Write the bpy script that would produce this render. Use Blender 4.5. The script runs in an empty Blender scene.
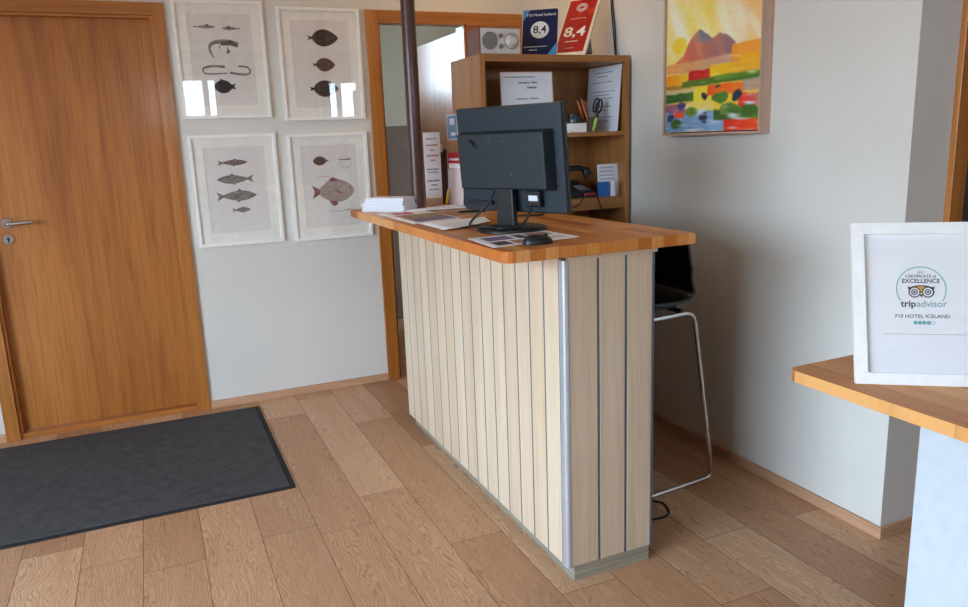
import bpy, bmesh, math, random
from mathutils import Vector, Matrix, noise as mnoise
random.seed(7)
PI = math.pi
scene = bpy.context.scene
COL = scene.collection

# ------------------------------------------------------------------ materials
def lin(c):
    return tuple(((v / 255) / 12.92 if v / 255 <= .04045 else ((v / 255 + .055) / 1.055) ** 2.4) for v in c)

class NT:
    def __init__(self, name):
        self.m = bpy.data.materials.new(name)
        self.m.use_nodes = True
        self.t = self.m.node_tree
        self.b = self.t.nodes['Principled BSDF']
        self.out = self.t.nodes['Material Output']
    def n(self, typ, **kw):
        nd = self.t.nodes.new(typ)
        for k, v in kw.items():
            if k.startswith('i_'):
                nd.inputs[k[2:].replace('_', ' ')].default_value = v
            else:
                setattr(nd, k, v)
        return nd
    def l(self, a, b):
        self.t.links.new(a, b)
    def math(self, op, a, b=None):
        nd = self.n('ShaderNodeMath', operation=op)
        for i, v in enumerate((a, b)):
            if v is None: continue
            if isinstance(v, (int, float)): nd.inputs[i].default_value = v
            else: self.l(v, nd.inputs[i])
        return nd.outputs[0]
    def mix(self, fac, a, b, blend='MIX'):
        nd = self.n('ShaderNodeMix', data_type='RGBA', blend_type=blend)
        for i, v in ((0, fac), (6, a), (7, b)):
            if isinstance(v, (int, float)): nd.inputs[i].default_value = v
            elif isinstance(v, tuple): nd.inputs[i].default_value = (*v[:3], 1)
            else: self.l(v, nd.inputs[i])
        return nd.outputs[2]
    def ramp(self, fac, stops):
        nd = self.n('ShaderNodeValToRGB')
        e = nd.color_ramp.elements
        while len(e) > 1: e.remove(e[-1])
        for i, (p, c) in enumerate(stops):
            x = e[0] if i == 0 else e.new(p)
            x.position = p; x.color = (*c, 1)
        self.l(fac, nd.inputs[0])
        return nd.outputs[0]
    def bump(self, h, strength, dist=.002):
        nd = self.n('ShaderNodeBump')
        nd.inputs['Strength'].default_value = strength
        nd.inputs['Distance'].default_value = dist
        self.l(h, nd.inputs['Height'])
        self.l(nd.outputs[0], self.b.inputs['Normal'])
    def coords(self, scale=(1, 1, 1), loc=(0, 0, 0)):
        tc = self.n('ShaderNodeTexCoord')
        mp = self.n('ShaderNodeMapping')
        mp.inputs['Scale'].default_value = scale
        mp.inputs['Location'].default_value = loc
        self.l(tc.outputs['Object'], mp.inputs[0])
        return mp.outputs[0]
    def noise(self, vec, scale=5, detail=3, rough=.5, dist=0):
        nd = self.n('ShaderNodeTexNoise')
        nd.inputs['Scale'].default_value = scale
        nd.inputs['Detail'].default_value = detail
        nd.inputs['Roughness'].default_value = rough
        nd.inputs['Distortion'].default_value = dist
        if vec is not None: self.l(vec, nd.inputs['Vector'])
        return nd.outputs[0]

def plain(name, c, rough=.5, metal=0, var=.04, scale=30, coat=0, spec=None):
    t = NT(name)
    f = t.noise(t.coords(), scale, 3)
    a = lin(c); hi = tuple(min(1, v * (1 + var)) for v in a); lo = tuple(v * (1 - var) for v in a)
    t.l(t.ramp(f, [(.3, lo), (.7, hi)]), t.b.inputs['Base Color'])
    t.b.inputs['Roughness'].default_value = rough
    t.b.inputs['Metallic'].default_value = metal
    t.b.inputs['Coat Weight'].default_value = coat
    if spec is not None: t.b.inputs['Specular IOR Level'].default_value = spec
    return t.m

def wood(name, dark, mid, light, axis=2, across=14, along=1.0, rough=.4, coat=0, pores=.5, figure=.6, coat_rough=.12):
    """straight-grained veneer, grain along the given axis"""
    t = NT(name)
    s = [across] * 3; s[axis] = along
    v = t.coords(tuple(s))
    big = t.noise(v, .35, 2, .5, .6)
    fig = t.noise(v, 1.0, 5, .62, 1.2)
    s2 = [across * 14] * 3; s2[axis] = along * 7
    fine = t.noise(t.coords(tuple(s2)), 1.0, 3, .6)
    f = t.math('ADD', t.math('MULTIPLY', fig, figure), t.math('MULTIPLY', big, 1 - figure))
    c = t.ramp(f, [(.32, lin(dark)), (.5, lin(mid)), (.68, lin(light))])
    pr = t.ramp(fine, [(.36, (.55, .5, .45)), (.5, (1, 1, 1))])
    c = t.mix(pores, c, pr, 'MULTIPLY')
    t.l(c, t.b.inputs['Base Color'])
    t.b.inputs['Roughness'].default_value = rough
    t.b.inputs['Coat Weight'].default_value = coat
    t.b.inputs['Coat Roughness'].default_value = coat_rough
    t.bump(fine, .08, .001)
    return t.m

def planks(name, width, length, cols, seam_w, seam_c, x0=0, rough=.45, grain=1.0, bump=.15, across=9, swirl=True, coat=0, swap=False, tone=.5, spec=.5):
    """boards running along y, width along x; every board gets its own tone and grain"""
    t = NT(name)
    tc = t.n('ShaderNodeTexCoord')
    sp = t.n('ShaderNodeSeparateXYZ'); t.l(tc.outputs['Object'], sp.inputs[0])
    X, Y = (sp.outputs[1], sp.outputs[0]) if swap else (sp.outputs[0], sp.outputs[1])
    u = t.math('DIVIDE', t.math('SUBTRACT', X, x0), width)
    iu = t.math('FLOOR', u); fu = t.math('FRACT', u)
    wn = t.n('ShaderNodeTexWhiteNoise', noise_dimensions='1D'); t.l(iu, wn.inputs['W'])
    v = t.math('ADD', t.math('DIVIDE', Y, length), t.math('MULTIPLY', wn.outputs[0], 7.31))
    iv = t.math('FLOOR', v); fv = t.math('FRACT', v)
    cb = t.n('ShaderNodeCombineXYZ'); t.l(iu, cb.inputs[0]); t.l(iv, cb.inputs[1])
    w2 = t.n('ShaderNodeTexWhiteNoise', noise_dimensions='2D'); t.l(cb.outputs[0], w2.inputs['Vector'])
    rnd = w2.outputs[0]
    # grain coordinates, shifted per board
    g = t.n('ShaderNodeCombineXYZ')
    t.l(t.math('MULTIPLY', X, across), g.inputs[0]); t.l(Y, g.inputs[1])
    t.l(t.math('MULTIPLY', rnd, 37), g.inputs[2])
    fig = t.noise(g.outputs[0], 1.6, 4, .6, .8)
    blot = t.noise(g.outputs[0], .7, 2, .5, .3)
    g2 = t.n('ShaderNodeCombineXYZ')
    t.l(t.math('MULTIPLY', X, across * 16), g2.inputs[0]); t.l(t.math('MULTIPLY', Y, 9), g2.inputs[1]); t.l(t.math('MULTIPLY', rnd, 37), g2.inputs[2])
    fine = t.noise(g2.outputs[0], 1, 3, .6)
    base = t.math('ADD', t.math('MULTIPLY', rnd, tone), t.math('ADD', t.math('MULTIPLY', fig, (1 - tone) * .55), t.math('MULTIPLY', blot, (1 - tone) * .45)))
    n = len(cols)
    c = t.ramp(base, [(.2 + .55 * i / (n - 1), lin(q)) for i, q in enumerate(cols)])
    hgt = fine
    if swirl:
        wv = t.n('ShaderNodeTexWave', wave_type='BANDS', bands_direction='X', wave_profile='SIN')
        wv.inputs['Scale'].default_value = 3.6; wv.inputs['Distortion'].default_value = 26
        wv.inputs['Detail'].default_value = 2; wv.inputs['Detail Scale'].default_value = .75
        g3 = t.n('ShaderNodeCombineXYZ')
        t.l(t.math('MULTIPLY', X, across * .9), g3.inputs[0]); t.l(t.math('MULTIPLY', Y, 2.0), g3.inputs[1]); t.l(t.math('MULTIPLY', rnd, 91), g3.inputs[2])
        t.l(g3.outputs[0], wv.inputs['Vector'])
        wr = t.ramp(wv.outputs[1], [(.0, (.56, .51, .46)), (.3, (.95, .94, .93)), (.8, (1, 1, 1)), (1, (1.14, 1.12, 1.1))])
        c = t.mix(t.math('MULTIPLY', t.ramp(blot, [(.35, (.2, .2, .2)), (.6, (.7, .7, .7))]), grain), c, wr, 'MULTIPLY')
        hgt = wv.outputs[1]
    pr = t.ramp(fine, [(.34, (.6, .55, .5)), (.52, (1, 1, 1))])
    c = t.mix((.25 if swirl else .5) * grain, c, pr, 'MULTIPLY')
    # seams
    du = t.math('MULTIPLY', t.math('MINIMUM', fu, t.math('SUBTRACT', 1, fu)), width)
    dv = t.math('MULTIPLY', t.math('MINIMUM', fv, t.math('SUBTRACT', 1, fv)), length)
    d = t.math('MINIMUM', du, dv)
    s = t.math('LESS_THAN', d, seam_w)
    c = t.mix(s, c, lin(seam_c))
    t.l(c, t.b.inputs['Base Color'])
    t.b.inputs['Roughness'].default_value = rough
    t.b.inputs['Coat Weight'].default_value = coat
    t.b.inputs['Specular IOR Level'].default_value = spec
    t.bump(hgt, bump, .0015)
    return t.m

def glass_mat(name, tint=(1, 1, 1), refl=1.0):
    t = NT(name)
    tr = t.n('ShaderNodeBsdfTransparent'); tr.inputs[0].default_value = (*tint, 1)
    gl = t.n('ShaderNodeBsdfGlossy'); gl.inputs['Roughness'].default_value = .01
    lw = t.n('ShaderNodeLayerWeight'); lw.inputs[0].default_value = .5
    f = t.math('ADD', .04 * refl, t.math('MULTIPLY', t.math('POWER', lw.outputs['Facing'], 5), .9 * refl))
    mx = t.n('ShaderNodeMixShader')
    t.l(f, mx.inputs[0]); t.l(tr.outputs[0], mx.inputs[1]); t.l(gl.outputs[0], mx.inputs[2])
    t.l(mx.outputs[0], t.out.inputs[0])
    return t.m

def emit(name, c, s):
    t = NT(name)
    t.b.inputs['Base Color'].default_value = (*lin(c), 1)
    t.b.inputs['Emission Color'].default_value = (*lin(c), 1)
    t.b.inputs['Emission Strength'].default_value = s
    return t.m

M = {}
def wall_mat(name, c):
    t = NT(name)
    f = t.noise(t.coords(), 2.5, 3)
    a = lin(c)
    t.l(t.ramp(f, [(.3, tuple(v * .97 for v in a)), (.7, tuple(v * 1.02 for v in a))]), t.b.inputs['Base Color'])
    t.b.inputs['Roughness'].default_value = .75
    t.bump(t.noise(t.coords(), 160, 2), .06, .002)
    return t.m
M['wall'] = wall_mat('wall paint', (222, 220, 213))
M['wall_grey'] = wall_mat('green grey paint', (178, 180, 168))
M['wall_brown'] = wood('bounce cutting brown', (96, 66, 42), (116, 80, 52), (130, 94, 64), 2, 6, .4, rough=.6)  # brown invented for the unseen walls, dims and warms their bounce light
M['ceiling'] = wall_mat('ceiling paint', (232, 228, 220))
M['floor'] = planks('oak floor boards', .198, 1.32, [(154, 114, 84), (181, 139, 105), (197, 156, 121), (213, 176, 142)], .0011, (86, 62, 46), x0=-1.722, rough=.45, bump=.22, tone=.42, spec=.32)
M['worktop'] = planks('oiled butcher block', .045, .55, [(166, 90, 36), (198, 118, 54), (214, 140, 70), (228, 164, 98)], .0004, (110, 62, 30), rough=.33, swirl=False, across=20, grain=.8, bump=.05, tone=.6, coat=.0, spec=.2)
M['desktop'] = planks('light butcher block', .075, .7, [(176, 108, 52), (206, 136, 68), (220, 154, 84), (232, 174, 108)], .0004, (130, 84, 48), rough=.42, swirl=False, across=16, grain=.8, bump=.05, tone=.55, coat=.03, spec=.25)
M['door'] = wood('oak door veneer', (150, 86, 34), (180, 112, 48), (196, 130, 62), 2, 9, .55, rough=.38, coat=.12)
M['leaf'] = wood('lacquered door veneer', (158, 98, 50), (180, 120, 66), (194, 138, 82), 2, 9, .55, rough=.4, coat=.75, coat_rough=.3)
M['casing_v'] = wood('oak casing upright', (158, 94, 36), (184, 116, 50), (200, 134, 66), 2, 16, .6, rough=.38, coat=.12)
M['casing_h'] = wood('oak casing header', (158, 94, 36), (184, 116, 50), (200, 134, 66), 0, 16, .6, rough=.38, coat=.12)
M['post_red'] = wood('red brown post', (120, 62, 36), (142, 78, 48), (156, 92, 60), 2, 16, .6, rough=.4)
M['base_x'] = wood('pale baseboard', (188, 142, 108), (204, 160, 126), (214, 174, 142), 0, 18, .8, rough=.5)
M['base_y'] = wood('pale baseboard side', (188, 142, 108), (204, 160, 126), (214, 174, 142), 1, 18, .8, rough=.5)
M['case_v'] = wood('bookcase veneer', (140, 90, 44), (166, 112, 60), (184, 132, 78), 2, 14, .7, rough=.4)
M['case_h'] = wood('bookcase shelf veneer', (140, 90, 44), (166, 112, 60), (184, 132, 78), 0, 14, .7, rough=.4)
M['ash'] = wood('whitewashed ash', (200, 178, 150), (213, 192, 164), (222, 204, 178), 2, 16, .7, rough=.5, pores=.22)
M['ash2'] = wood('whitewashed ash pale', (207, 188, 161), (219, 201, 175), (227, 212, 189), 2, 16, .7, rough=.5, pores=.22)
M['strip'] = plain('grey metal strip', (96, 108, 118), .45, .2)
M['groove'] = plain('dark groove', (78, 88, 96), .5, .1)
M['alu'] = plain('brushed aluminium', (206, 214, 222), .32, .55)
def kick():
    t = NT('brushed steel kick plate')
    f = t.noise(t.coords((3, 3, 160)), 1, 3)
    t.l(t.ramp(f, [(.3, lin((158, 160, 146))), (.7, lin((196, 198, 184)))]), t.b.inputs['Base Color'])
    t.b.inputs['Metallic'].default_value = .5; t.b.inputs['Roughness'].default_value = .35
    return t.m
M['kick'] = kick()
M['chrome'] = plain('chrome', (214, 214, 216), .1, 1)
M['steel'] = plain('satin steel', (182, 178, 170), .28, .9)
M['black'] = plain('black plastic', (24, 26, 30), .42)
M['black_gloss'] = plain('glossy black shell', (14, 14, 15), .25)
M['mon'] = plain('monitor plastic', (28, 43, 54), .45)
M['mon2'] = plain('monitor housing plastic', (24, 37, 45), .5)
M['rubber'] = plain('rubber', (34, 34, 35), .8)
M['white'] = plain('white lacquer', (240, 242, 244), .35)
M['panel_white'] = plain('white laminate', (196, 206, 214), .4)
M['frame_white'] = plain('white picture frame', (250, 250, 248), .4)
M['matboard'] = plain('ivory mat board', (249, 247, 239), .9)
M['print'] = plain('print paper', (236, 232, 228), .9)
M['paper'] = plain('white paper', (246, 247, 249), .8, var=.02)
M['paper_blue'] = plain('pale blue paper', (226, 231, 241), .8, var=.02)
M['paper_pink'] = plain('pinkish paper', (226, 208, 204), .8, var=.03)
M['ink'] = plain('dark ink', (40, 42, 52), .8)
M['ink_grey'] = plain('grey ink', (120, 124, 132), .8)
M['ink_red'] = plain('red ink', (196, 96, 84), .8)
M['teal'] = plain('teal ink', (120, 184, 178), .8)
M['tealtext'] = plain('light teal ink', (130, 170, 186), .8)
M['yellow'] = plain('yellow ink', (226, 176, 64), .8)
M['blue'] = plain('navy print', (12, 30, 78), .35)
M['lightblue'] = plain('light blue print', (70, 150, 200), .35)
M['cardblue'] = plain('muted blue print', (104, 142, 172), .5)
M['bluebox'] = plain('blue plastic', (40, 104, 176), .4)
def redgrad():
    t = NT('red plaque print')
    f = t.noise(t.coords((4, 4, 4)), 2.2, 2)
    t.l(t.ramp(f, [(.4, lin((168, 14, 26))), (.62, lin((186, 30, 26))), (.78, lin((214, 90, 34)))]), t.b.inputs['Base Color'])
    t.b.inputs['Roughness'].default_value = .6; t.b.inputs['Specular IOR Level'].default_value = .2
    return t.m
M['red'] = redgrad()
M['cream'] = plain('cream edge', (236, 226, 210), .4)
M['grey_card'] = plain('grey board', (112, 112, 114), .7)
M['pole'] = plain('dark brown painted steel', (82, 50, 44), .34, 0, coat=.15)
M['tile'] = plain('dark brown dado', (88, 66, 48), .4, var=.18, scale=7)
M['radio_face'] = plain('radio face', (214, 208, 204), .4)
M['radio_grey'] = plain('radio grille', (126, 124, 122), .6)
M['radio_case'] = wood('radio walnut case', (96, 48, 28), (120, 64, 38), (136, 78, 48), 0, 20, 1)
M['frame_wood'] = wood('pale pink floater frame', (186, 154, 136), (204, 172, 152), (216, 188, 170), 2, 22, 1, rough=.55)
M['frame_wood_h'] = wood('pale pink floater frame rail', (186, 154, 136), (204, 172, 152), (216, 188, 170), 1, 22, 1, rough=.55)
M['pencil'] = plain('pencil wood', (196, 118, 62), .5)
M['pencil_red'] = plain('dark red pencil', (110, 34, 32), .4)
M['green'] = plain('lime highlighter', (170, 206, 70), .4)
M['yellow_pl'] = plain('yellow plastic', (232, 186, 44), .4)
M['brown_box'] = plain('dark brown holder', (62, 42, 34), .6)
M['redcard'] = plain('red leaflet', (190, 32, 44), .5)
M['beige'] = plain('beige leaflet', (214, 182, 150), .7)
M['magenta'] = plain('magenta print', (196, 60, 120), .6)
M['violet'] = plain('violet print', (128, 112, 148), .6)
M['olive'] = plain('olive print', (150, 146, 100), .6)
M['photo_dark'] = plain('dark photo print', (92, 70, 78), .6, var=.4, scale=60)
M['photo_tan'] = plain('tan photo print', (176, 132, 104), .6, var=.3, scale=60)
M['glass'] = glass_mat('picture glass', refl=1.1)
M['pane'] = glass_mat('window pane', refl=.6)
M['jar'] = plain('smoked jar', (58, 66, 76), .15)
M['lamp'] = emit('added lamp diffuser', (255, 210, 150), 13)
M['dark_room'] = plain('dark grey door leaf', (74, 76, 82), .35)
M['frame_dark'] = plain('window frame paint', (226, 228, 228), .4)
def carpet():
    t = NT('charcoal carpet')
    f = t.noise(t.coords(), 420, 2); g = t.noise(t.coords(), 24, 3)
    c = t.ramp(t.math('ADD', t.math('MULTIPLY', f, .75), t.math('MULTIPLY', g, .25)), [(.32, lin((52, 53, 55))), (.68, lin((98, 99, 102)))])
    t.l(c, t.b.inputs['Base Color']); t.b.inputs['Roughness'].default_value = .95
    t.b.inputs['Specular IOR Level'].default_value = .1
    t.bump(f, .6, .004)
    return t.m
M['carpet'] = carpet()
def fishmat(name, a, b, sc=60):
    t = NT(name)
    f = t.noise(t.coords((sc, sc, sc * 2.2)), 1, 3, .6)
    t.l(t.ramp(f, [(.35, lin(a)), (.65, lin(b))]), t.b.inputs['Base Color']); t.b.inputs['Roughness'].default_value = .9
    return t.m
M['fish_dark'] = fishmat('dark flatfish print', (58, 46, 42), (92, 74, 66))
M['fish_brown'] = fishmat('brown flatfish print', (84, 64, 52), (120, 94, 78))
M['fish_grey'] = fishmat('grey fish print', (110, 106, 102), (158, 152, 146))
M['fish_mauve'] = fishmat('mauve fish print', (112, 92, 90), (150, 126, 120))
M['fish_black'] = fishmat('black fish print', (44, 44, 46), (74, 72, 72))
M['fish_red'] = fishmat('red fish print', (132, 78, 78), (166, 108, 104))
M['fish_pale'] = fishmat('pale fish print', (160, 140, 134), (190, 172, 166))
M['fish_line'] = plain('fish outline', (100, 88, 84), .9)

# ------------------------------------------------------------------ mesh builder
class MB:
    def __init__(self):
        self.v = []; self.f = []; self.m = []; self.s = []
    def add(self, verts, faces, m=0, smooth=False):
        o = len(self.v)
        self.v += [Vector(p) for p in verts]
        for f in faces:
            self.f.append([i + o for i in f]); self.m.append(m); self.s.append(smooth)
        return self
    def box(self, x0, x1, y0, y1, z0, z1, m=0, bev=0, seg=2):
        bm = bmesh.new()
        bmesh.ops.create_cube(bm, size=1)
        for v in bm.verts:
            v.co = Vector((x0 + (v.co.x + .5) * (x1 - x0), y0 + (v.co.y + .5) * (y1 - y0), z0 + (v.co.z + .5) * (z1 - z0)))
        if bev:
            bmesh.ops.bevel(bm, geom=bm.edges[:], offset=bev, segments=seg, profile=.5, affect='EDGES', clamp_overlap=True)
        return self.take(bm, m)
    def take(self, bm, m=0, smooth=False, mat=None):
        bm.verts.index_update()
        vs = [(mat @ v.co) if mat else v.co.copy() for v in bm.verts]
        self.add(vs, [[v.index for v in f.verts] for f in bm.faces], m, smooth)
        bm.free()
        return self
    def prism(self, poly, a, b, axis=2, m=0, bev=0):
        """extrude a counter-clockwise 2-D outline along an axis"""
        def P(p, h):
            return {2: (p[0], p[1], h), 1: (p[0], h, p[1]), 0: (h, p[0], p[1])}[axis]
        bm = bmesh.new()
        lo = [bm.verts.new(P(p, a)) for p in poly]; hi = [bm.verts.new(P(p, b)) for p in poly]
        n = len(poly)
        bm.faces.new(lo[::-1]); bm.faces.new(hi)
        for i in range(n): bm.faces.new((lo[i], lo[(i + 1) % n], hi[(i + 1) % n], hi[i]))
        bmesh.ops.recalc_face_normals(bm, faces=bm.faces[:])
        if bev:
            ed = [e for e in bm.edges if e.calc_face_angle(0) > .6]
            bmesh.ops.bevel(bm, geom=ed, offset=bev, segments=2, profile=.5, affect='EDGES', clamp_overlap=True)
        return self.take(bm, m)
    def tube(self, pts, r, seg=10, m=0, closed=False, caps=True):
        pts = [Vector(p) for p in pts]; n = len(pts)
        rr = r if isinstance(r, (list, tuple)) else [r] * n
        vs = []; nrm = None
        for i, p in enumerate(pts):
            if closed: d = pts[(i + 1) % n] - pts[i - 1]
            else: d = pts[min(i + 1, n - 1)] - pts[max(i - 1, 0)]
            d.normalize()
            if nrm is None:
                nrm = d.orthogonal().normalized()
            else:
                nrm = (nrm - d * nrm.dot(d)).normalized()
            bi = d.cross(nrm)
            for k in range(seg):
                a = 2 * PI * k / seg
                vs.append(p + (nrm * math.cos(a) + bi * math.sin(a)) * rr[i])
        fs = []
        for i in range(n if closed else n - 1):
            j = (i + 1) % n
            for k in range(seg):
                fs.append([i * seg + k, i * seg + (k + 1) % seg, j * seg + (k + 1) % seg, j * seg + k])
        self.add(vs, fs, m, True)
        if caps and not closed:
            self.add(vs[:seg][::-1], [list(range(seg))], m); self.add(vs[-seg:], [list(range(seg))], m)
        return self
    def lathe(self, prof, c=(0, 0, 0), axis=(0, 0, 1), seg=32, m=0, smooth=True):
        """prof: list of (radius, height) from bottom to top; ends closed"""
        q = Vector((0, 0, 1)).rotation_difference(Vector(axis)).to_matrix()
        c = Vector(c); vs = []; fs = []
        for r, h in prof:
            for k in range(seg):
                a = 2 * PI * k / seg
                vs.append(c + q @ Vector((r * math.cos(a), r * math.sin(a), h)))
        for i in range(len(prof) - 1):
            for k in range(seg):
                fs.append([i * seg + k, i * seg + (k + 1) % seg, (i + 1) * seg + (k + 1) % seg, (i + 1) * seg + k])
        # sharp profile turns stay sharp because rings are duplicated where needed
        self.add(vs, fs, m, smooth)
        self.add(vs[:seg][::-1], [list(range(seg))], m); self.add(vs[-seg:], [list(range(seg))], m)
        return self
    def poly(self, pts, m=0):
        return self.add(pts, [list(range(len(pts)))], m)
    def text(self, s, size, org, ax, up, m=0, align='CENTER', bold=0, sx=1):
        cu = bpy.data.curves.new('lettering', 'FONT')
        cu.body = s; cu.size = size; cu.align_x = align; cu.align_y = 'CENTER'; cu.offset = bold * size; cu.resolution_u = 3
        ob = bpy.data.objects.new('lettering', cu); COL.objects.link(ob)
        dg = bpy.context.evaluated_depsgraph_get(); dg.update()
        me = bpy.data.meshes.new_from_object(ob.evaluated_get(dg))
        ax = Vector(ax).normalized(); up = Vector(up).normalized(); org = Vector(org)
        self.add([org + ax * v.co.x * sx + up * v.co.y for v in me.vertices], [list(p.vertices) for p in me.polygons], m)
        bpy.data.objects.remove(ob); bpy.data.curves.remove(cu); bpy.data.meshes.remove(me)
        return self
    def xf(self, mat, start=0):
        for i in range(start, len(self.v)): self.v[i] = mat @ self.v[i]
        return self
    def build(self, name, mats, parent=None, loc=(0, 0, 0), rot=None):
        if not isinstance(mats, (list, tuple)): mats = [mats]
        me = bpy.data.meshes.new(name)
        me.from_pydata([tuple(v) for v in self.v], [], self.f)
        for q in mats: me.materials.append(M[q] if isinstance(q, str) else q)
        for p, mi, sm in zip(me.polygons, self.m, self.s):
            p.material_index = mi; p.use_smooth = sm
        me.update()
        o = bpy.data.objects.new(name, me)
        COL.objects.link(o)
        if parent: o.parent = parent
        o.location = loc
        if rot: o.rotation_euler = rot
        return o

def empty(name, loc=(0, 0, 0), rz=0, rot=None):
    o = bpy.data.objects.new(name, None)
    o.empty_display_size = .05
    COL.objects.link(o); o.location = loc
    o.rotation_euler = rot if rot else (0, 0, rz)
    return o
def tag(o, label=None, cat=None, group=None, kind=None):
    if label: o['label'] = label
    if cat: o['category'] = cat
    if group: o['group'] = group
    if kind: o['kind'] = kind
    return o
def struct(o, label, cat):
    return tag(o, label, cat, kind='structure')

def fillet(pts, r, n=6):
    pts = [Vector(p) for p in pts]; out = [pts[0]]
    for i in range(1, len(pts) - 1):
        a, b, c = pts[i - 1], pts[i], pts[i + 1]
        rr = min(r, (a - b).length * .45, (c - b).length * .45)
        p = b + (a - b).normalized() * rr; q = b + (c - b).normalized() * rr
        for k in range(n + 1):
            t = k / n
            out.append(p * (1 - t) ** 2 + b * 2 * t * (1 - t) + q * t * t)
    out.append(pts[-1]); return out
def bez(pts, n=24):
    """Catmull-Rom through points"""
    pts = [Vector(p) for p in pts]; q = [pts[0]] + pts + [pts[-1]]; out = []
    per = max(2, n // (len(pts) - 1))
    for i in range(1, len(q) - 2):
        for k in range(per):
            t = k / per; a, b, c, d = q[i - 1], q[i], q[i + 1], q[i + 2]
            out.append(.5 * ((2 * b) + (c - a) * t + (2 * a - 5 * b + 4 * c - d) * t * t + (3 * b - a - 3 * c + d) * t ** 3))
    out.append(pts[-1]); return out
def round_rect(x0, x1, y0, y1, r, n=5):
    out = []
    for cx, cy, a0 in ((x1 - r, y0 + r, -90), (x1 - r, y1 - r, 0), (x0 + r, y1 - r, 90), (x0 + r, y0 + r, 180)):
        for k in range(n + 1):
            a = math.radians(a0 + 90 * k / n); out.append((cx + r * math.cos(a), cy + r * math.sin(a)))
    return out

# ------------------------------------------------------------------ camera (solved from the vanishing lines)
cam = bpy.data.cameras.new('camera'); camo = bpy.data.objects.new('camera', cam); COL.objects.link(camo)
CR = Vector((0.91380197, -0.40451523, -0.03651544)); CU = Vector((0.11834130, 0.17916953, 0.97667477)); CF = Vector((0.38853737, 0.89680862, -0.21159633))
mw = Matrix(((CR.x, CU.x, -CF.x, -2.1548), (CR.y, CU.y, -CF.y, -4.2256), (CR.z, CU.z, -CF.z, 1.3850), (0, 0, 0, 1)))
camo.matrix_world = mw
cam.sensor_fit = 'HORIZONTAL'; cam.sensor_width = 36; cam.lens = 759.537 * 36 / 968
cam.clip_start = .05
scene.camera = camo

# ------------------------------------------------------------------ the setting
CEIL = 2.62; XL = -4.7; YB = -6.5; XR = 1.8; WR = -2.583
o = MB().poly([(XL, YB, 0), (XR, YB, 0), (XR, 3, 0), (XL, 3, 0)]).build('floor', 'floor')
struct(o, 'brown oak plank floor with embossed grain', 'floor')
o = MB().box(XL, XR, YB, 3, CEIL, CEIL + .1).build('ceiling', 'ceiling')
struct(o, 'plain pale ceiling above the reception', 'ceiling')
D1 = (-2.8722, -2.0312); D2 = (-.8966, -.375); DH = 2.031
w = MB()
w.box(XL, D1[0], 0, .12, 0, CEIL); w.box(D1[0], D1[1], 0, .12, DH, CEIL); w.box(D1[1], D2[0], 0, .12, 0, CEIL)
w.box(D2[0], D2[1], 0, .12, DH, CEIL); w.box(D2[1], 0, 0, .12, 0, CEIL)
struct(w.build('wall_back', 'wall'), 'cream painted wall with door and four framed fish prints', 'wall')
w = MB(); w.box(0, .15, WR, .12, 0, CEIL)
struct(w.build('wall_right', 'wall'), 'pale painted wall carrying the mountain painting', 'wall')
w = MB(); w.box(.15, .239, WR, WR + .14, 0, CEIL); w.box(.239, 1.05, WR, WR + .14, 2.031, CEIL); w.box(1.05, XR, WR, WR + .14, 0, CEIL)
struct(w.build('wall_return', 'wall'), 'shaded return wall beside the right-hand doorway', 'wall')
w = MB(); w.box(XR, XR + .12, YB, WR + .14, 0, CEIL)
struct(w.build('wall_far_right', 'wall_brown'), 'alcove wall right of the desk, made brown to cut bounce light', 'wall')
# left wall with a big window, rear wall with two high windows
def window_wall(name, x_axis, pos, a0, a1, wins, t=.15, mat='wall'):
    w = MB()
    def bx(p, q, z0, z1):
        if q - p < 1e-4: return
        if x_axis: w.box(p, q, pos - t, pos, z0, z1)
        else: w.box(pos - t, pos, p, q, z0, z1)
    cur = a0
    for (p, q, z0, z1) in wins:
        bx(cur, p, 0, CEIL); bx(p, q, 0, z0); bx(p, q, z1, CEIL); cur = q
    bx(cur, a1, 0, CEIL)
    return w.build(name, mat)
LW = [(-5.0, -1.9, .3, 2.35)]
RW = [(-2.1, -1.14, 1.66, 2.3), (.13, .8, 1.66, 2.26)]
struct(window_wall('wall_left', False, XL, YB, .12, LW), 'painted wall with the big daylight window', 'wall')
struct(window_wall('wall_rear', True, YB, XL, XR, RW, mat='wall_brown'), 'unseen rear wall with two high windows, made brown to cut bounce light', 'wall')
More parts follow.
